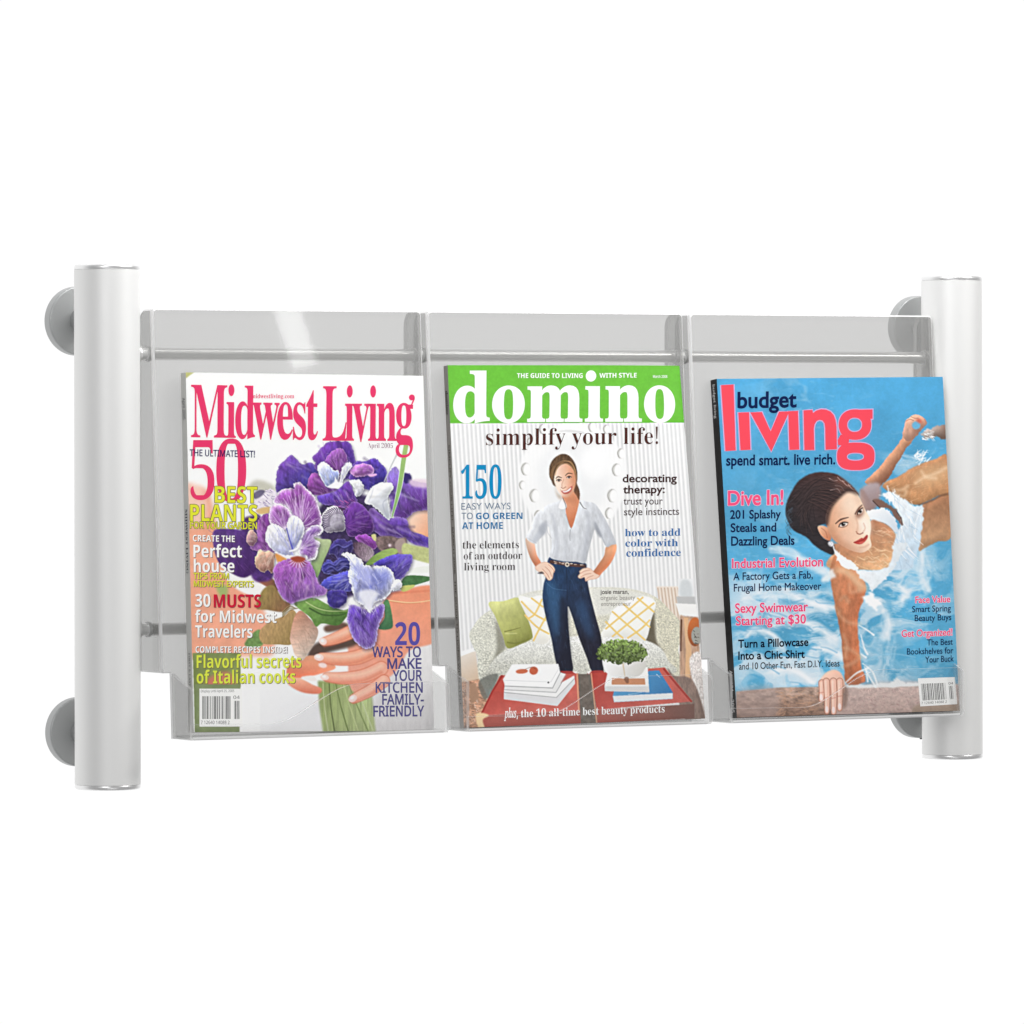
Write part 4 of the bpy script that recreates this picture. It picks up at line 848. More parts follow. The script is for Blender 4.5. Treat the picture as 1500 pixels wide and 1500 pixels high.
    p.fill([(785, 556), (1230, 520), (1395, 722), (822, 772)], ('lin', (800, 560), (182, 70, 62), (1100, 760), (204, 104, 94)), .9, curved=False, tex=(60, 60, .06)); p.stroke([(1225, 530), (1300, 620), (1388, 720)], 12, 12, (168, 60, 54), 1, .9, curved=False); p.fill([(820, 772), (1408, 736), (1408, 822), (824, 852)], ('lin', (830, 800), (172, 96, 86), (1400, 780), (124, 92, 84)), .9, curved=False); p.stroke([(790, 556), (820, 850)], 8, 8, (226, 170, 140), 1, .8, curved=False)
    p.fill([(110, 800), (150, 790), (186, 806), (150, 830), (160, 880), (125, 880)], (246, 216, 170), 1.4)
    p.fill([(276, 640), (560, 640), (690, 568), (694, 616), (588, 748), (274, 708)], (244, 244, 244), .9, curved=False); p.fill([(276, 664), (580, 700), (690, 585), (692, 616), (588, 748), (274, 708)], (226, 226, 228), 1, curved=False); p.stroke([(276, 668), (582, 698), (690, 586)], 4, 4, (160, 160, 162), .8, .8, curved=False)
    p.fill([(278, 620), (600, 548), (640, 560), (580, 664), (278, 650)], (236, 236, 236), .9, curved=False); p.stroke([(278, 652), (580, 668), (640, 566)], 4, 4, (150, 150, 152), .8, .8, curved=False)
    p.fill([(268, 592), (322, 502), (596, 500), (606, 545), (560, 640), (280, 628)], (252, 252, 252), .9, curved=False); p.stroke([(272, 596), (550, 606), (602, 520)], 3, 3, (206, 206, 208), .8, .7, curved=False); p.stroke([(280, 630), (560, 642), (608, 548)], 4, 4, (140, 140, 142), .8, .8, curved=False)
    p.ell(380, 544, 36, 14, (206, 116, 84), -4, soft=1); p.ell(450, 540, 26, 24, (200, 104, 74), -20, soft=1.2); p.stroke([(400, 530), (440, 518), (460, 530)], 3, 3, (120, 70, 54), .8, .7); p.ell(536, 610, 5, 5, (40, 40, 44), soft=.8)
    p.fill([(918, 690), (930, 640), (1140, 540), (1196, 538), (1278, 668), (1276, 706), (926, 726)], ('lin', (1000, 600), (90, 160, 206), (1250, 690), (58, 128, 184)), .9, curved=False); p.fill([(918, 690), (1276, 672), (1278, 706), (926, 726)], (236, 238, 240), .9, curved=False); p.stroke([(1180, 560), (1200, 580)], 4, 2, (220, 236, 246), 1, .9, curved=False); p.stroke([(1010, 680), (1090, 668)], 4, 2, (210, 232, 246), 1, .8, curved=False)
    p.fill([(870, 626), (890, 545), (1128, 518), (1136, 664), (872, 660)], (246, 246, 244), .9, curved=False); p.fill([(870, 632), (1132, 632), (1136, 668), (872, 660)], (226, 226, 226), 1, curved=False); p.fill([(914, 584), (1110, 586), (1114, 622), (912, 622)], (206, 146, 110), 1, curved=False)
    p.fill([(862, 470), (940, 480), (1110, 488), (1104, 540), (1070, 572), (1000, 588), (920, 572), (872, 540)], ('lin', (880, 480), (250, 250, 250), (1090, 570), (214, 212, 206)), 1); p.stroke([(980, 500), (990, 570)], 8, 4, (206, 180, 140), 2, .7, curved=False); p.stroke([(1000, 590), (1004, 604)], 30, 20, (120, 80, 60), 2, .7, curved=False)
    r = p.rng
    p.fill(ell(975, 428, 140, 62), (92, 110, 62), 4, .85, curved=False)
    for i in range(420):
        a = r.uniform(0, 2*np.pi); q = math.sqrt(r.uniform(0, 1)); x, y = 975+150*q*math.cos(a), 428+72*q*math.sin(a)+(12 if abs(math.cos(a)*q) > .8 else 0)
        g = r.uniform(.55, 1.25)*(1.15-.5*(y-360)/150); c = tuple(np.clip(np.array((128, 152, 84))*g, 0, 255))
        p.ell(x, y, r.uniform(6, 12), r.uniform(3.5, 6.5), c, r.uniform(0, 180), soft=.6)
    # green title band
    p.frame(*Z)
    p.fill([(30, 10), (1335, 10), (1350, 336), (40, 341)], (108, 192, 60), .8, curved=False)
    return p.done()

def paint_three():
    p = Paint(1035, 545, 3.846, 392, 512, (86, 172, 216), 5); Z = (1035, 545, 3.846); S = (1140, 580, 5.769); Q = (1060, 800, 4.286)
    H, W = p.H, p.W; yy, xx = np.mgrid[0:H, 0:W].astype(float); X = xx/p.k*3.846; Y = yy/p.k*3.846
    t = np.clip(Y/1800, 0, 1)[..., None]; base = np.array((80, 166, 214))*(1-t)+np.array((92, 172, 210))*t
    n1 = fbm(H, W, 190, 130, p.rng, 5); base = base*(1+.22*(n1-.5))[..., None]
    # drifting light on the water: warped cloud noise, strongest to the lower left
    wx = (fbm(H, W, 120, 160, p.rng, 3)-.5)*260; wy = (fbm(H, W, 120, 160, p.rng, 3)-.5)*200
    n = fbm(H+400, W+600, 90, 150, p.rng, 5); nn = n[np.clip(Y*p.k/3.846+wy+200, 0, H+399).astype(int), np.clip(X*p.k/3.846+wx+300, 0, W+599).astype(int)]
    w = np.exp(-(((X-420)/430)**2+((Y-1450)/420)**2))*1.0+np.exp(-(((X-1130)/240)**2+((Y-1260)/330)**2))*.75+np.exp(-(((X-1180)/160)**2+((Y-480)/150)**2))*.6+np.exp(-(((X-560)/260)**2+((Y-330)/330)**2))*.42+np.exp(-(((X-1000)/500)**2+((Y-1720)/120)**2))*.35
    m = np.clip((nn-.56+.16*w)*6.5, 0, 1)*np.clip(w*1.5, 0, 1); m = m[..., None]*.82
    p.a = (base*(1-m)+np.array((226, 236, 244))*m)/255.
    fine = np.clip((fbm(H, W, 9, 26, p.rng, 3)-.6)*6, 0, 1)*np.clip(w, 0, 1)*.35; p.a = p.a*(1-fine[..., None])+.97*fine[..., None]
    p.frame(*Q)
    for l, ww in (([(300, 20), (420, 40), (520, 100), (640, 170)], 44), ([(130, 330), (330, 290), (520, 340), (690, 390)], 46), ([(420, 480), (560, 500), (700, 590)], 40), ([(150, 560), (200, 520), (300, 560), (360, 640)], 40), ([(560, 640), (650, 640), (740, 700)], 26), ([(1240, 40), (1250, 180), (1280, 280)], 26), ([(1020, 410), (1040, 500), (1010, 570)], 54), ([(1110, 260), (1150, 300), (1120, 340)], 44), ([(300, 800), (420, 780), (560, 850)], 60)):
        p.stroke(l, ww*.5, ww, (232, 238, 244), 12, .75)
        for _ in range(5):
            q = [(x+p.rng.randn()*22, y+p.rng.randn()*16) for x, y in l]; p.stroke(q, 6, 14, (246, 249, 252), 7, .42)
    for _ in range(26):
        x, y = p.rng.uniform(80, 700), p.rng.uniform(280, 860); p.stroke([(x, y), (x+p.rng.uniform(20, 70), y+p.rng.uniform(-14, 30)), (x+p.rng.uniform(60, 150), y+p.rng.uniform(0, 50))], 4, 9, (106, 176, 214), 3, .65)
    p.stroke([(880, 730), (960, 690), (1080, 680), (1200, 700)], 8, 5, (150, 204, 230), 3, .7)
    # legs, lifted arm
    p.frame(*S)
    def skin(pts, c, soft=1.2, tex=(50, 30, .1), light=(0, -1, 40, -.22), rough=2): p.fill(pts, c, soft, tex=tex, light=light, rough=rough)
    skin([(1205, 950), (1320, 880), (1450, 840), (1465, 1190), (1340, 1240), (1240, 1290), (1185, 1310), (1200, 1150)], ('lin', (1300, 880), (158, 112, 82), (1340, 1230), (206, 160, 122)), 2)
    leg = [(880, 770), (930, 720), (1010, 690), (1130, 615), (1240, 565), (1330, 540), (1430, 515), (1450, 830), (1360, 850), (1270, 895), (1180, 925), (1090, 900), (1000, 850)]
    skin(leg, ('lin', (1150, 600), (176, 128, 92), (1200, 880), (214, 156, 108)), 1.6)
    p.fill([(1180, 640), (1320, 590), (1440, 580), (1440, 700), (1300, 760), (1150, 760)], (232, 190, 146), 16, .6)
    for l in ([(1160, 740), (1240, 690), (1330, 660), (1420, 610)], [(1210, 640), (1250, 690), (1330, 700)], [(960, 790), (1030, 800), (1090, 770)], [(1000, 830), (1060, 850), (1080, 810)]): p.stroke(l, 10, 20, (250, 224, 190), 8, .6)
    p.stroke([(1190, 925), (1290, 892), (1370, 850), (1450, 830)], 10, 16, (110, 76, 58), 4, .8); p.streaks(leg, 40, -25, 70, (240, 206, 168), 5, .4, 20)
    skin([(735, 735), (790, 670), (860, 600), (930, 510), (1000, 430), (1050, 350), (1062, 320), (1140, 330), (1130, 390), (1085, 440), (1040, 520), (990, 600), (940, 690), (880, 750), (820, 790)], ('lin', (880, 560), (214, 160, 126), (960, 640), (160, 108, 84)), 1.2)
    skin([(1050, 345), (1062, 270), (1075, 215), (1120, 175), (1170, 160), (1230, 190), (1255, 225), (1235, 260), (1205, 300), (1160, 350), (1100, 390)], ('lin', (1080, 220), (222, 176, 152), (1200, 300), (186, 138, 118)), 1.2)
    p.ell(1165, 252, 36, 34, (110, 178, 214), -20, soft=2); p.ell(1190, 215, 26, 16, (206, 104, 84), 30, soft=3)
    for l in ([(1075, 215), (1110, 200), (1140, 210)], [(1120, 178), (1150, 190), (1180, 190)], [(1235, 200), (1250, 240), (1220, 270)]): p.stroke(l, 6, 6, (166, 112, 94), 1.6, .7)
    skin([(1215, 330), (1260, 290), (1330, 265), (1420, 258), (1425, 372), (1330, 350), (1260, 372)], ('lin', (1250, 300), (190, 178, 172), (1400, 330), (128, 104, 92)), 1.6, rough=7); p.streaks([(1220, 300), (1300, 270), (1320, 370), (1230, 380)], 22, 10, 40, (246, 250, 252), 8, .8)
    p.streaks([(1150, 480), (1260, 440), (1280, 540), (1180, 580)], 30, -30, 50, (250, 252, 253), 12, .7, 30)
    p.fill([(700, 800), (760, 745), (850, 740), (870, 830), (820, 960), (760, 990), (690, 900)], ('lin', (740, 760), (184, 168, 172), (800, 940), (150, 128, 126)), 4, rough=4)
    # swimsuit
    top = [(880, 840), (930, 815), (990, 830), (1070, 880), (1150, 935), (1220, 930), (1232, 1000), (1215, 1130), (1195, 1280), (1160, 1370), (1110, 1460), (940, 1460), (965, 1320), (985, 1190), (1040, 1100), (1020, 1000), (950, 900)]
    p.fill(top, ('lin', (950, 850), (246, 249, 252), (1150, 1350), (200, 220, 236)), 1.4, rough=5, tex=(50, 30, .07)); p.streaks(top, 40, 70, 110, (250, 252, 254), 14, .6, 25); p.streaks(top, 24, 70, 90, (168, 198, 222), 8, .45, 25)
    p.fill([(800, 890), (850, 880), (930, 920), (1000, 970), (1045, 1060), (1050, 1100), (1000, 1050), (940, 960), (860, 950)], (128, 98, 88), 1.6, rough=4); p.stroke([(800, 890), (840, 930), (870, 960)], 8, 5, (70, 54, 52), 1.5, .9); p.stroke([(1000, 980), (1040, 1040), (1050, 1095)], 6, 8, (70, 50, 46), 1.5, .8)
    p.fill([(690, 800), (730, 810), (800, 950), (780, 990), (720, 950)], (160, 132, 128), 3, .8)
    strap = [(750, 985), (820, 960), (880, 950), (950, 985), (1010, 1090), (1000, 1170), (950, 1120), (880, 1075), (780, 1062)]
    p.fill(strap, ('lin', (780, 960), (250, 251, 252), (980, 1130), (214, 224, 234)), 1.2, rough=5)
    # shoulder and chest
    p.fill([(770, 1070), (850, 1065), (930, 1100), (990, 1170), (985, 1230), (950, 1340), (930, 1460), (440, 1460), (470, 1340), (640, 1290)], ('lin', (800, 1080), (178, 124, 94), (850, 1400), (232, 180, 136)), 1.6, tex=(40, 40, .12), light=(0, -1, 40, -.14))
    for _ in range(22):
        x, y = p.rng.uniform(780, 950), p.rng.uniform(1110, 1440); p.stroke([(x, y), (x+30, y+p.rng.uniform(-20, 20)), (x+70, y+p.rng.uniform(-10, 30))], 3, 7, (248, 220, 188), 2.5, .5)
    p.stroke([(965, 1280), (950, 1340), (940, 1400)], 12, 8, (60, 48, 48), 2, .8)
    p.frame(*Q)
    ledge = [(80, 915), (350, 890), (600, 885), (760, 880), (980, 884), (1500, 868), (1500, 1080), (80, 1085)]
    p.fill(ledge, ('lin', (300, 890), (186, 160, 146), (300, 1050), (142, 112, 96)), 2, curved=False, rough=0, tex=(16, 30, .3)); p.fill([(740, 884), (1500, 868), (1500, 1080), (740, 1080)], (218, 196, 192), 5, .65, tex=(14, 14, .12)); p.fill([(80, 915), (320, 893), (320, 1080), (80, 1080)], (176, 160, 158), 8, .5); p.streaks([(760, 900), (1240, 890), (1240, 1050), (760, 1050)], 160, 0, 16, (176, 142, 140), 6, .5, 50); p.streaks([(340, 900), (600, 900), (600, 1050), (340, 1060)], 60, 0, 40, (206, 160, 130), 10, .4, 40)
    p.fill([(760, 872), (980, 870), (1060, 850), (1090, 830), (1130, 860), (1230, 862), (1240, 880), (980, 890), (770, 890)], (240, 242, 242), 2, .9, rough=4)
    p.fill([(1210, 1000), (1480, 980), (1480, 1080), (1210, 1080)], (150, 132, 110), 4, .6)
    # chest, suit and the arm that holds the ledge
    p.fill([(690, -10), (1065, -10), (1055, 90), (1000, 150), (900, 150), (800, 110), (740, 60)], ('lin', (900, 0), (196, 140, 104), (960, 140), (236, 186, 140)), 2, tex=(30, 30, .12))
    for _ in range(26):
        x, y = p.rng.uniform(780, 1010), p.rng.uniform(20, 140); p.stroke([(x, y), (x+20, y+p.rng.uniform(-16, 16)), (x+46, y+p.rng.uniform(-10, 22))], 3, 6, (248, 216, 176), 2, .6)
    arm = [(668, 190), (680, 100), (710, 60), (770, 110), (860, 180), (895, 260), (880, 340), (848, 420), (842, 520), (850, 640), (862, 760), (885, 850), (770, 870), (752, 760), (742, 640), (728, 520), (704, 400), (684, 290)]
    p.fill(arm, ('lin', (690, 300), (216, 142, 102), (860, 320), (186, 112, 78)), 1.8, tex=(40, 20, .14), rough=1.5, light=(1, 0, 30, -.14))
    p.fill([(690, 150), (780, 130), (870, 200), (900, 270), (850, 290), (780, 200)], (240, 200, 160), 7, .65, rough=6)
    for l in ([(690, 170), (760, 160), (840, 230), (900, 270)], [(720, 430), (780, 480), (850, 490)], [(735, 340), (760, 320), (780, 350)], [(740, 640), (790, 650), (850, 690)], [(750, 560), (770, 620), (760, 700)], [(745, 760), (800, 740), (860, 700)], [(790, 240), (800, 290), (850, 280)], [(700, 380), (720, 410)]):
        p.stroke(l, 8, 20, (246, 212, 176), 9, .38)
    p.fill([(690, 25), (720, 40), (770, 100), (850, 150), (960, 150), (1040, 120), (1062, 40), (1065, -10), (1150, -10), (1100, 90), (1040, 180), (990, 240), (930, 285), (890, 220), (800, 140), (730, 90)], ('lin', (760, 90), (252, 252, 252), (1050, 200), (228, 236, 242)), 1.6, rough=5, tex=(30, 30, .05))
    p.fill([(640, 180), (690, 150), (700, 200), (650, 225), (610, 225)], (240, 244, 246), 3, .9, rough=5)
    p.fill([(870, 330), (910, 290), (960, 330), (985, 360), (960, 405), (910, 370)], (250, 251, 252), 2.5, rough=7)
    for l in ([(860, 560), (880, 640), (900, 680)], [(850, 500), (900, 530), (940, 560)], [(880, 760), (910, 820), (950, 885)], [(870, 740), (930, 790), (960, 870)], [(860, 680), (890, 700)], [(890, 770), (900, 850)], [(760, 860), (830, 800), (900, 770)]): p.stroke(l, 6, 14, (244, 248, 250), 2.5, .85)
    # hand on the ledge
    p.fill([(592, 880), (610, 830), (650, 790), (700, 780), (740, 810), (760, 880), (740, 930), (620, 930)], (240, 196, 176), 1.4, light=(-.5, -.5, 30, -.12))
    for a, b, cc in (((612, 860), (608, 966), 38), ((640, 850), (642, 1040), 38), ((684, 850), (684, 1044), 40), ((724, 850), (722, 1022), 38)):
        p.stroke([a, ((a[0]+b[0])/2+3, (a[1]+b[1])/2), b], cc+5, cc-6, (176, 112, 92), 1.6); p.stroke([a, ((a[0]+b[0])/2+3, (a[1]+b[1])/2), b], cc-2, cc-13, (242, 194, 174), 1.6); p.stroke([(a[0]-4, a[1]), (b[0]-4, b[1]-30)], 12, 8, (253, 226, 212), 3, .7, curved=False); p.ell(b[0], b[1]-14, 10, 20, (250, 226, 222), soft=1.2); p.stroke([(b[0]-14, (a[1]+b[1])/2+10), (b[0]+14, (a[1]+b[1])/2+6)], 5, 4, (206, 130, 112), 2, .7, curved=False)
    p.fill([(752, 880), (775, 900), (770, 980), (745, 1030), (742, 940)], (110, 84, 72), 4, .6)
    # hair, face
    p.frame(*S)
    hair = [(62, 980), (85, 870), (150, 750), (215, 690), (300, 655), (400, 648), (500, 670), (590, 735), (655, 800), (680, 850), (600, 880), (480, 930), (410, 1010), (400, 1080), (340, 1110), (380, 1200), (470, 1250), (470, 1345), (390, 1320), (310, 1270), (240, 1200), (130, 1140), (85, 1070)]
    p.fill(hair, ('lin', (120, 1050), (44, 40, 44), (480, 720), (76, 52, 50)), 1.6, tex=(12, 40, .22), rough=1)
    for i in range(70):
        f = i/69.; s0 = (620-40*f+p.rng.randn()*14, 790+110*f+p.rng.randn()*14); s1 = (380-130*f+p.rng.randn()*20, 690+250*f+p.rng.randn()*16); s2 = (150+p.rng.randn()*30+90*f, 860+300*f+p.rng.randn()*20)
        p.stroke([s0, s1, s2], 3, 4, [(30, 26, 28), (76, 58, 56), (66, 54, 56), (44, 36, 38)][i % 4], 1, .6)
    p.fill([(460, 720), (540, 700), (620, 770), (650, 830), (560, 850), (500, 800)], (140, 92, 80), 8, .6)
    for l in ([(430, 700), (470, 720), (500, 715)], [(500, 690), (530, 720), (560, 725)], [(540, 720), (580, 760), (610, 760)], [(590, 750), (620, 785), (640, 800)], [(440, 800), (500, 790), (530, 830)], [(480, 760), (530, 770), (560, 810)]): p.stroke(l, 5, 3, (222, 196, 190), 1.4, .75)
    for _ in range(14):
        y = p.rng.uniform(860, 1120); p.stroke([(120, y), (70+p.rng.uniform(-10, 20), y+50), (110, y+110)], 3, 4, (70, 84, 96), 1.4, .6)
    p.fill([(335, 1112), (370, 1100), (420, 1120), (450, 1190), (440, 1225), (400, 1215), (355, 1170)], ('lin', (350, 1110), (240, 190, 156), (430, 1210), (206, 132, 98)), 1.2); p.stroke([(365, 1120), (400, 1150), (415, 1200)], 5, 7, (176, 104, 76), 2, .7)
    face = [(402, 1060), (412, 985), (440, 925), (510, 860), (580, 805), (640, 812), (680, 850), (715, 920), (745, 980), (778, 1050), (785, 1120), (778, 1200), (790, 1270), (755, 1310), (700, 1330), (620, 1312), (540, 1270), (470, 1220), (430, 1150)]
    p.fill(face, ('lin', (440, 1080), (228, 172, 138), (720, 1020), (252, 222, 198)), 1.2, light=(.4, -.5, 40, -.1))
    p.fill([(560, 840), (640, 830), (690, 920), (700, 980), (620, 1010), (540, 950)], (253, 228, 206), 16, .8); p.fill([(680, 1060), (740, 1020), (775, 1070), (780, 1160), (740, 1180), (700, 1140)], (255, 244, 232), 9, .85); p.fill([(440, 1100), (500, 1180), (600, 1270), (700, 1320), (620, 1320), (480, 1240)], (206, 140, 106), 10, .6); p.fill([(540, 1140), (620, 1120), (660, 1180), (620, 1240), (560, 1210)], (246, 206, 180), 16, .7)
    p.fill([(390, 1085), (398, 990), (432, 905), (496, 842), (570, 792), (648, 806), (676, 850), (630, 826), (580, 822), (520, 872), (468, 934), (440, 1000), (430, 1050), (420, 1100)], (58, 42, 42), 4, .85)
    for i in range(30):
        f = i/29.; q = np.array((424+230*f, 1000-195*min(1, f*1.5)**.8+18*max(0, f-.7))); e = np.array((250+190*f, 900-190*f)); m_ = (q+e)/2+np.array((-26, -20))
        p.stroke([q, m_, e], 3, 5, [(34, 28, 30), (96, 70, 64), (50, 40, 42)][i % 3], 1.2, .6)
    p.fill([(640, 830), (690, 850), (730, 940), (700, 960), (660, 900)], (222, 176, 150), 8, .5)
    p.stroke([(486, 1082), (530, 1048), (592, 1030)], 0, 0, (84, 54, 46), 1.4, .95, w=[8, 15, 6]); p.stroke([(652, 1000), (680, 955), (708, 925)], 0, 0, (90, 60, 50), 2, .9, w=[10, 13, 5])
    p.ell(552, 1086, 42, 24, (196, 138, 112), -16, soft=3, alpha=.8); p.fill([(518, 1104), (532, 1084), (556, 1074), (582, 1078), (588, 1086), (568, 1102), (540, 1110)], (240, 228, 220), 1); p.ell(551, 1089, 17, 17, (40, 24, 22), soft=1.1); p.ell(558, 1082, 4, 4, (255, 255, 255), soft=.8)
    p.stroke([(512, 1110), (526, 1084), (556, 1070), (590, 1076)], 0, 0, (34, 22, 22), 1.2, .95, w=[6, 10, 10, 6]); p.stroke([(520, 1110), (545, 1114), (572, 1106), (588, 1090)], 4, 3, (96, 58, 50), 1.3, .8)
    p.fill([(655, 1012), (672, 975), (712, 938), (724, 985), (704, 1018), (670, 1038)], (130, 82, 66), 6, .85); p.fill([(674, 1000), (690, 974), (714, 958), (716, 980), (700, 1000)], (230, 214, 204), 1.2); p.ell(695, 982, 13, 13, (40, 24, 22), soft=1.2); p.stroke([(668, 1008), (680, 975), (714, 948)], 0, 0, (34, 22, 22), 1.2, .95, w=[5, 10, 5])
    p.stroke([(660, 1040), (672, 1100), (665, 1150)], 8, 12, (226, 176, 146), 4, .7); p.stroke([(668, 1165), (690, 1172), (716, 1160)], 8, 8, (150, 84, 66), 2, .85); p.stroke([(660, 1150), (672, 1168)], 8, 6, (190, 124, 98), 2, .8, curved=False); p.stroke([(722, 1080), (735, 1120), (720, 1150)], 5, 8, (214, 158, 130), 3, .6)
    p.fill([(638, 1242), (670, 1225), (705, 1205), (722, 1205), (752, 1178), (758, 1200), (735, 1235), (700, 1258), (665, 1256)], (196, 72, 64), 1.2); p.stroke([(640, 1243), (690, 1228), (720, 1218), (754, 1184)], 4, 4, (120, 34, 36), 1, .9); p.stroke([(690, 1246), (720, 1238)], 8, 6, (236, 140, 124), 2.5, .7, curved=False)
    p.stroke([(690, 1285), (730, 1280), (765, 1260)], 8, 8, (214, 158, 128), 4, .6)
    p.ell(448, 1255, 26, 22, (226, 226, 232), 30, soft=1.6, tex=(10, 10, .25))
    p.fill([(468, 1270), (500, 1330), (580, 1380), (680, 1460), (560, 1460), (490, 1350)], (248, 249, 251), 1.2, rough=5)
    return p.done()
# ---------------------------------------------------------------- the three magazines
BO1, BO2, BO3 = 1038, 1012, 981
def cover_one():
    z = lambda x, y: ((x-255)*3.846, (y-535)*3.846)
    px = [(272.2, 545.5), (620, 550.5), (636, 1070), (283.8, 1072.5)]
    cv = Cover(px, -.026, -.047, [z(*p) for p in px], (.0, .0018))
    root, fc = magazine('white gardening magazine with a bouquet of purple irises on its cover', cv, paint_one(), 3.0, .0085, (214, 214, 210),
                        [('sans', 'April 2005', .07, .13, .75, (70, 70, 80)), ('serif', 'MIDWEST LIVING', .38, .56, .5, (60, 60, 80)), ('serif', 'FIRST & LAST FROSTS', .78, .93, .45, (150, 150, 150))])
    B = BO1; R_, Wh, Ye, Pu = (232, 62, 108), (252, 252, 250), (228, 230, 62), (92, 84, 168)
    sh = ((112, 92, 88), 0, 3.5)
    V, T = merge([place('serif', 'Midwest', 95, 407, 806, 418, 297, sp=.9), place('serif', 'Living', 832, 426, 1345, 428, 308, sp=.9),
                  poly(list(ell(1338, 182, 17, 17, 20))), poly([(1352, 180), (1355, 190), (1345, 215), (1334, 232), (1331, 228), (1340, 205)])])
    add_flat(cv, 'masthead', fc, V, T, R_, H0)
    text(cv, fc, 'web_address', 'serif', 'midwestliving.com', 430, 186, 670, 186, 24, R_)
    text(cv, fc, 'issue_date', 'serif', 'April 2005', 1088, 466, 1230, 468, 27, (140, 84, 116), -.012)
    V, T = merge([place('serif', '5', 92, 764, 226, 764, 330, -.009), place('serif', '0', 236, 775, 404, 775, 345, -.009)])
    add_flat(cv, 'big_number', fc, V, T, R_, H0*.8)
    text(cv, fc, 'headline_lettering', 'sans', 'THE ULTIMATE LIST!', 88, 512, 452, 520, 36, (42, 36, 92), .012, layer=1.4)
    for s, y0, y1, x0, x1, hc in (('BEST', 776, 778, 228, 466, 92), ('PLANTS', 880, 882, 90, 466, 93), ('FOR YOUR GARDEN', 921, 925, 90, 465, 37)):
        text(cv, fc, 'headline_lettering', 'sansb' if hc > 50 else 'sans', s, x0, y0, x1, y1, hc, Ye, 0 if hc > 50 else .014, ((96, 84, 70), 3.2 if hc > 50 else 2.2, 0), layer=1.8)
    for s, x0, y0, x1, y1, hc, c, f in (('CREATE THE', 105, 994, 340, 998, 36, Wh, 'sansb'), ('Perfect', 108, B+46, 380, B+46, 70, Wh, 'sansb'), ('house', 110, B+130, 338, B+130, 70, Wh, 'sansb'),
            ('TIPS FROM', 108, B+168, 306, B+168, 33, Ye, 'sans'), ('MIDWEST EXPERTS', 110, B+211, 446, B+213, 33, Ye, 'sans'),
            ('30', 118, B+325, 203, B+325, 72, Wh, 'sansb'), ('MUSTS', 222, B+328, 487, B+328, 73, (206, 32, 62), 'sansb'),
            ('for Midwest', 118, B+411, 574, B+415, 66, Wh, 'sansb'), ('Travelers', 118, B+497, 438, B+499, 68, Wh, 'sansb'),
            ('COMPLETE RECIPES INSIDE!', 120, B+583, 634, B+584, 36, Wh, 'sansb'),
            ('Flavorful secrets', 126, B+669, 712, B+667, 72, (226, 236, 84), 'sansb'), ('of Italian cooks', 126, B+756, 678, B+754, 72, (226, 236, 84), 'sansb')):
        text(cv, fc, 'headline_lettering', f, s, x0, y0, x1, y1, hc, c, 0 if f == 'sansb' else .014, sh, layer=1.8)
    text(cv, fc, 'headline_lettering', 'sansb', '20', 1243, B+540, 1385, B+540, 128, Pu)
    nav = (84, 80, 138)
    block(cv, fc, 'headline_lettering', [('sans', s, x0, B+y, x1, B+y-1, 57, nav, .016) for s, x0, y, x1 in (('WAYS TO', 1112, 607, 1390), ('MAKE', 1198, 673, 1393),
          ('YOUR', 1228, 740, 1397), ('KITCHEN', 1131, 807, 1400), ('FAMILY-', 1168, 874, 1406), ('FRIENDLY', 1117, 940, 1408))])
    barcode(cv, fc, [(142, B+785), (380, B+785), (380, B+998), (142, B+998)], 3)
    V, T = place('sans', 'Display until April 25, 2005', 150, B+806, 335, B+804, 14)
    add_flat(cv, 'small_print', fc, V, T, (120, 120, 120), H0*1.6)
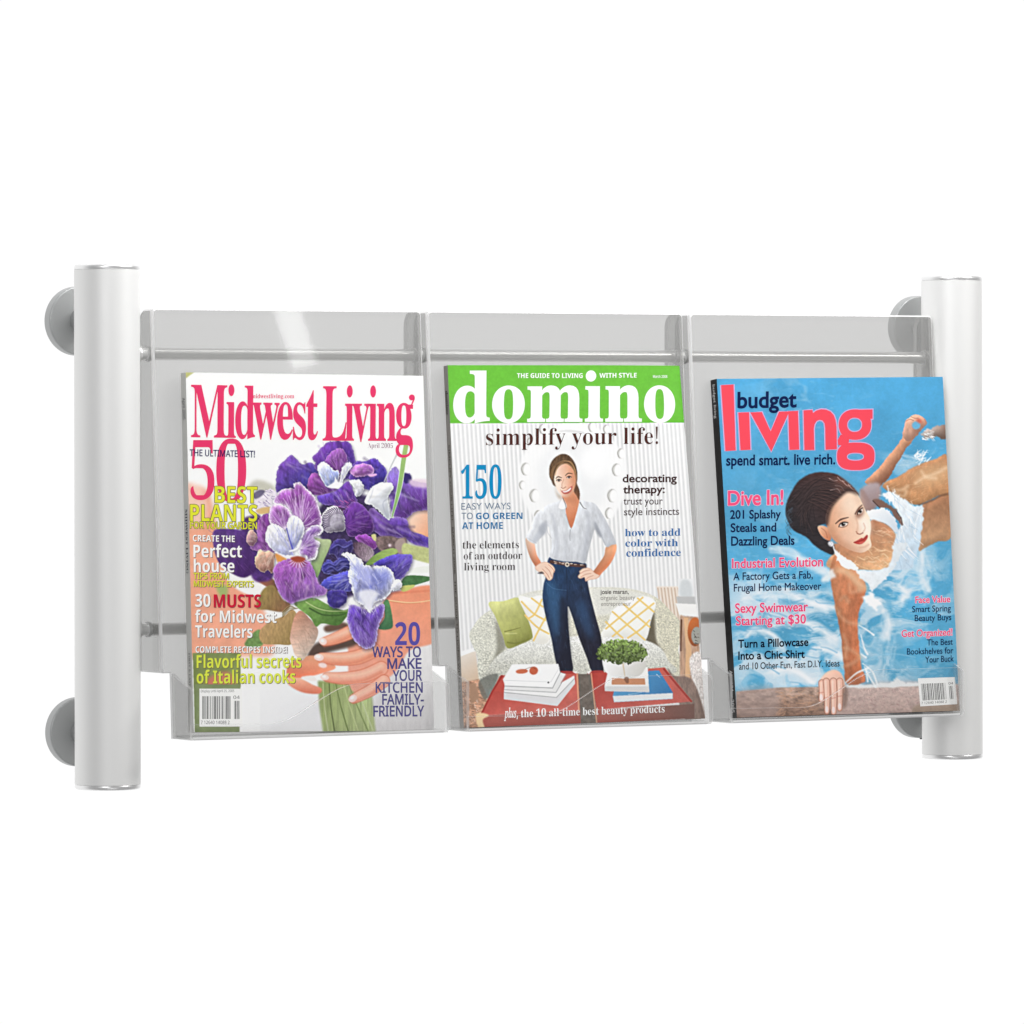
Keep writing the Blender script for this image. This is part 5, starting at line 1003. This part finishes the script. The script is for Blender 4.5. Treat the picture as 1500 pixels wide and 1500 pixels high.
def cover_two():
    z = lambda x, y: ((x-645)*3.75, (y-530)*3.75)
    px = [(655.7, 535), (999, 535), (1033, 1052.5), (679.5, 1066)]
    cv = Cover(px, -.023, -.051, [z(*p) for p in px], (.004, .0018))
    root, fc = magazine('green banded home magazine with a woman in shirt and jeans on its cover', cv, paint_two(), 3.0, .0065, (150, 146, 142),
                        [('serif', 'domino', .07, .135, .8, (40, 40, 40)), ('sans', 'SIMPLIFY YOUR LIFE!   MARCH 2008   THE GUIDE TO LIVING WITH STYLE', .22, .94, .5, (70, 66, 62))])
    B = BO2; Wh, Br, Bl = (253, 253, 252), (78, 44, 40), (24, 138, 190)
    XY, T = place('serif', 'domino', 70, 329, 1298, 325, 276, .007, ch='d')
    # the dot of the i is a disc of its own, set high in the band
    keep = []
    for t in T:
        c = XY[t].mean(0)
        keep.append(not (c[1] < 116 and 330 < c[0]))
    V, T = merge([(XY, T[np.array(keep)]), poly(list(ell(821, 78, 29, 31, 40)))])
    add_flat(cv, 'masthead', fc, V, T, Wh, H0)
    V, T = merge([place('sansb', 'THE GUIDE TO LIVING', 415, 89, 775, 89, 26), place('sansb', 'WITH STYLE', 868, 88, 1078, 86, 26), place('sans', 'March 2008', 1172, 86, 1255, 86, 14, .01)])
    add_flat(cv, 'tagline', fc, V, T, Wh, H0)
    text(cv, fc, 'headline_lettering', 'serif', 'simplify your life!', 248, 460, 1198, 452, 92, Br, -.006, ch='l', layer=1.4)
    text(cv, fc, 'big_number', 'serif', '150', 113, 755, 335, 754, 178, Bl, -.002)
    gb = (104, 124, 146); b2 = (30, 112, 164)
    block(cv, fc, 'headline_lettering', [('geo', 'EASY WAYS', 115, 815, 384, 812, 36, gb), ('geo', 'TO', 116, 868, 178, 867, 36, gb)])
    block(cv, fc, 'headline_lettering', [('sansb', 'GO GREEN', 195, 867, 450, 865, 35, b2), ('sansb', 'AT HOME', 119, 922, 342, 920, 37, b2)])
    dk = (58, 48, 50)
    block(cv, fc, 'headline_lettering', [('serif', 'the elements', 122, B+17, 430, B+14, 42, dk, -.006), ('serif', 'of an outdoor', 128, B+77, 448, B+73, 42, dk, -.006), ('serif', 'living room', 130, B+137, 410, B+134, 42, dk, -.006)])
    block(cv, fc, 'headline_lettering', [('geo', 'decorating', 1000, 663, 1302, 661, 42, (60, 36, 36), .022), ('geo', 'therapy:', 1003, 724, 1234, 722, 42, (60, 36, 36), .022)])
    block(cv, fc, 'headline_lettering', [('geo', 'trust your', 1005, 786, 1222, 785, 40, (66, 50, 52), .004), ('geo', 'style instincts', 1008, 845, 1313, 842, 40, (66, 50, 52), .004)])
    bs = (52, 106, 166)
    block(cv, fc, 'headline_lettering', [('serif', 'how to add', 1013, 960, 1320, 957, 40, bs), ('serif', 'color with', 1015, 1017, 1306, 1015, 40, bs), ('serif', 'confidence', 1020, B+60, 1321, B+57, 42, bs)])
    block(cv, fc, 'small_print', [('geo', 'josie maran,', 877, B+265, 1033, B+264, 24, (80, 74, 70), .014)])
    block(cv, fc, 'small_print', [('geo', 'organic beauty', 878, B+298, 1068, B+296, 24, (150, 144, 138)), ('geo', 'entrepreneur', 881, B+331, 1045, B+329, 24, (150, 144, 138))])
    block(cv, fc, 'headline_lettering', [('ital', 'plus,', 345, B+944, 421, B+941, 52, Wh, .012), ('serif', 'the 10 all-time best beauty products', 437, B+941, 1228, B+914, 42, Wh)])
def cover_three():
    z = lambda x, y: ((x-1035)*3.846, (y-545)*3.846)
    px = [(1050, 555), (1381, 552), (1405.8, 1041), (1079.5, 1051)]
    cv = Cover(px, -.023, -.051, [z(*p) for p in px], (.0, .0018))
    root, fc = magazine('blue magazine with a dark haired woman floating in water on its cover', cv, paint_three(), 3.0, .0095, (26, 24, 24),
                        [('geo', 'budget living', .015, .115, .5, (230, 230, 230)), ('geo', 'April/May 2005', .86, .985, .6, (235, 235, 235))])
    B = BO3; Pk, Nv, Lt = (246, 80, 96), (24, 36, 78), (206, 178, 222)
    def g_band(cx, cy, rx, ry, hx, hy, dx=0, dy=0): return ring_band(ell(cx, cy, rx, ry), ell(cx+dx, cy+dy, hx, hy))
    def sq(cx, cy, rx, ry, n=48, p=2.6):
        a = np.linspace(0, 2*np.pi, n+1)[:-1]; c, s_ = np.cos(a), np.sin(a)
        return np.stack([cx+rx*np.sign(c)*np.abs(c)**(2/p), cy+ry*np.sign(s_)*np.abs(s_)**(2/p)], -1)
    arch_o = [(607+62*math.cos(a)*1.9, 262-52*math.sin(a)) for a in np.linspace(0, math.pi, 25)]
    glyphs = [[(81, 74), (150, 70), (163, 443), (106, 447)], [(177, 229), (237, 227), (246, 439), (190, 442)],
              [(243, 228), (308, 226), (358, 335), (404, 224), (462, 222), (362, 450)], [(455, 221), (510, 219), (519, 438), (464, 440)],
              ]
    n_shape = [(541, 216), (592, 214), (594, 232), (612, 218), (640, 210), (668, 212), (694, 224), (712, 244), (722, 272), (728, 310), (731, 436), (667, 439), (664, 320), (660, 290), (648, 274), (630, 270), (614, 278), (604, 296), (600, 322), (604, 440), (548, 441)]
    def G(grow):
        e = []
        for g in glyphs+[n_shape]:
            c = np.mean(g, 0); pts = np.array(g, float)
            if grow:                                                # offset along the outline's normals
                nx = np.roll(pts, -1, 0)-np.roll(pts, 1, 0); nn = np.stack([nx[:, 1], -nx[:, 0]], -1); nn /= np.linalg.norm(nn, axis=1)[:, None]+1e-9
                ar = 0.5*np.sum(pts[:, 0]*np.roll(pts[:, 1], -1)-np.roll(pts[:, 0], -1)*pts[:, 1])
                pts = pts+nn*grow*1.25*(1 if ar > 0 else -1)
            e.append(poly(pts))
        k = grow
        e.append(ring_band(sq(832, 297, 92+k, 86+k, p=2.2), sq(830, 298, 42-k, 40-k, p=2.2)))
        e.append(ring_band(sq(838, 476, 106+k, 78+k, p=2.7), sq(836, 478, 48-k, 22-k, p=2.4)))
        return e
    ear = [(846, 213), (930, 211), (931, 264), (905, 266), (880, 240)]
    neck = [(752, 352), (800, 372), (798, 398), (768, 418), (738, 412), (734, 384)]
    def stack_up(name, parts, color, h, parent):                    # overlapping pieces get hair-thin height steps
        V = np.concatenate([p[0] for p in parts]); n0 = 0; T = []; hs = []
        for i, (v, t) in enumerate(parts): T.append(np.asarray(t)+n0); n0 += len(v); hs += [h+i*.000003]*len(v)
        u, v = cv.uv(V); return tri_mesh(name, cv.at(u, v, 0)+cv.n*np.array(hs)[:, None], np.concatenate(T), ink(color), parent)
    o = stack_up('masthead', G(0)+[poly(ear), poly(neck)], Pk, H0, fc)
    earb = [(840, 208), (936, 206), (936, 270), (900, 271), (870, 240)]
    stack_up('masthead_shade', G(5)+[poly(earb)], Lt, H0*.5, o)
    text(cv, fc, 'masthead', 'geo', 'budget', 172, 203, 502, 197, 88, Nv, .024, layer=1.5)
    text(cv, fc, 'tagline', 'geo', 'spend smart. live rich.', 110, 528, 722, 520, 58, Nv, .022, layer=1.5)
    hl = ((238, 214, 232), 2.4, 0)
    text(cv, fc, 'headline_lettering', 'geo', 'Dive In!', 120, 753, 432, 747, 80, (246, 84, 128), .024, hl)
    for s, x0, y0, x1, y1, hc in (('Industrial Evolution', 143, B+126, 655, B+114, 52), ('Sexy Swimwear', 160, B+378, 570, B+367, 52), ('Starting at $30', 165, B+448, 558, B+436, 50),
                                  ('Face Value', 1175, B+322, 1373, B+317, 36), ('Get Organized!', 1096, B+513, 1385, B+504, 38)):
        text(cv, fc, 'headline_lettering', 'geo', s, x0, y0, x1, y1, hc, (240, 74, 124), .018, ((246, 226, 236), 2.0, 0))
    nv = (30, 40, 78)
    block(cv, fc, 'headline_lettering', [('geo', '201 Splashy', 132, 829, 418, 824, 47, nv, .022), ('geo', 'Steals and', 135, 904, 392, 899, 48, nv, .022), ('geo', 'Dazzling Deals', 138, 980, 495, 974, 50, nv, .022)])
    block(cv, fc, 'headline_lettering', [('geo', 'A Factory Gets a Fab,', 150, B+194, 598, B+183, 42, nv, .012), ('geo', 'Frugal Home Makeover', 153, B+258, 646, B+246, 42, nv, .012)])
    bk = (24, 28, 44)
    block(cv, fc, 'headline_lettering', [('geo', 'Turn a Pillowcase', 177, B+574, 571, B+562, 44, bk, .024), ('geo', 'Into a Chic Shirt', 178, B+641, 550, B+630, 44, bk, .024)])
    block(cv, fc, 'headline_lettering', [('geo', 'and 10 Other Fun, Fast D.I.Y. Ideas', 182, B+697, 745, B+678, 37, bk, .008)])
    block(cv, fc, 'headline_lettering', [('geo', 'Smart Spring', 1157, B+374, 1376, B+368, 34, nv, .012), ('geo', 'Beauty Buys', 1171, B+424, 1379, B+418, 34, nv, .012),
          ('geo', 'The Best', 1240, B+561, 1387, B+556, 34, nv, .012), ('geo', 'Bookshelves for', 1126, B+612, 1390, B+605, 34, nv, .012), ('geo', 'Your Buck', 1229, B+658, 1393, B+650, 34, nv, .012)])
    barcode(cv, fc, [(1187, B+745), (1398, B+738), (1412, B+890), (1200, B+903)], 8, .74)
cover_one(); cover_two(); cover_three()
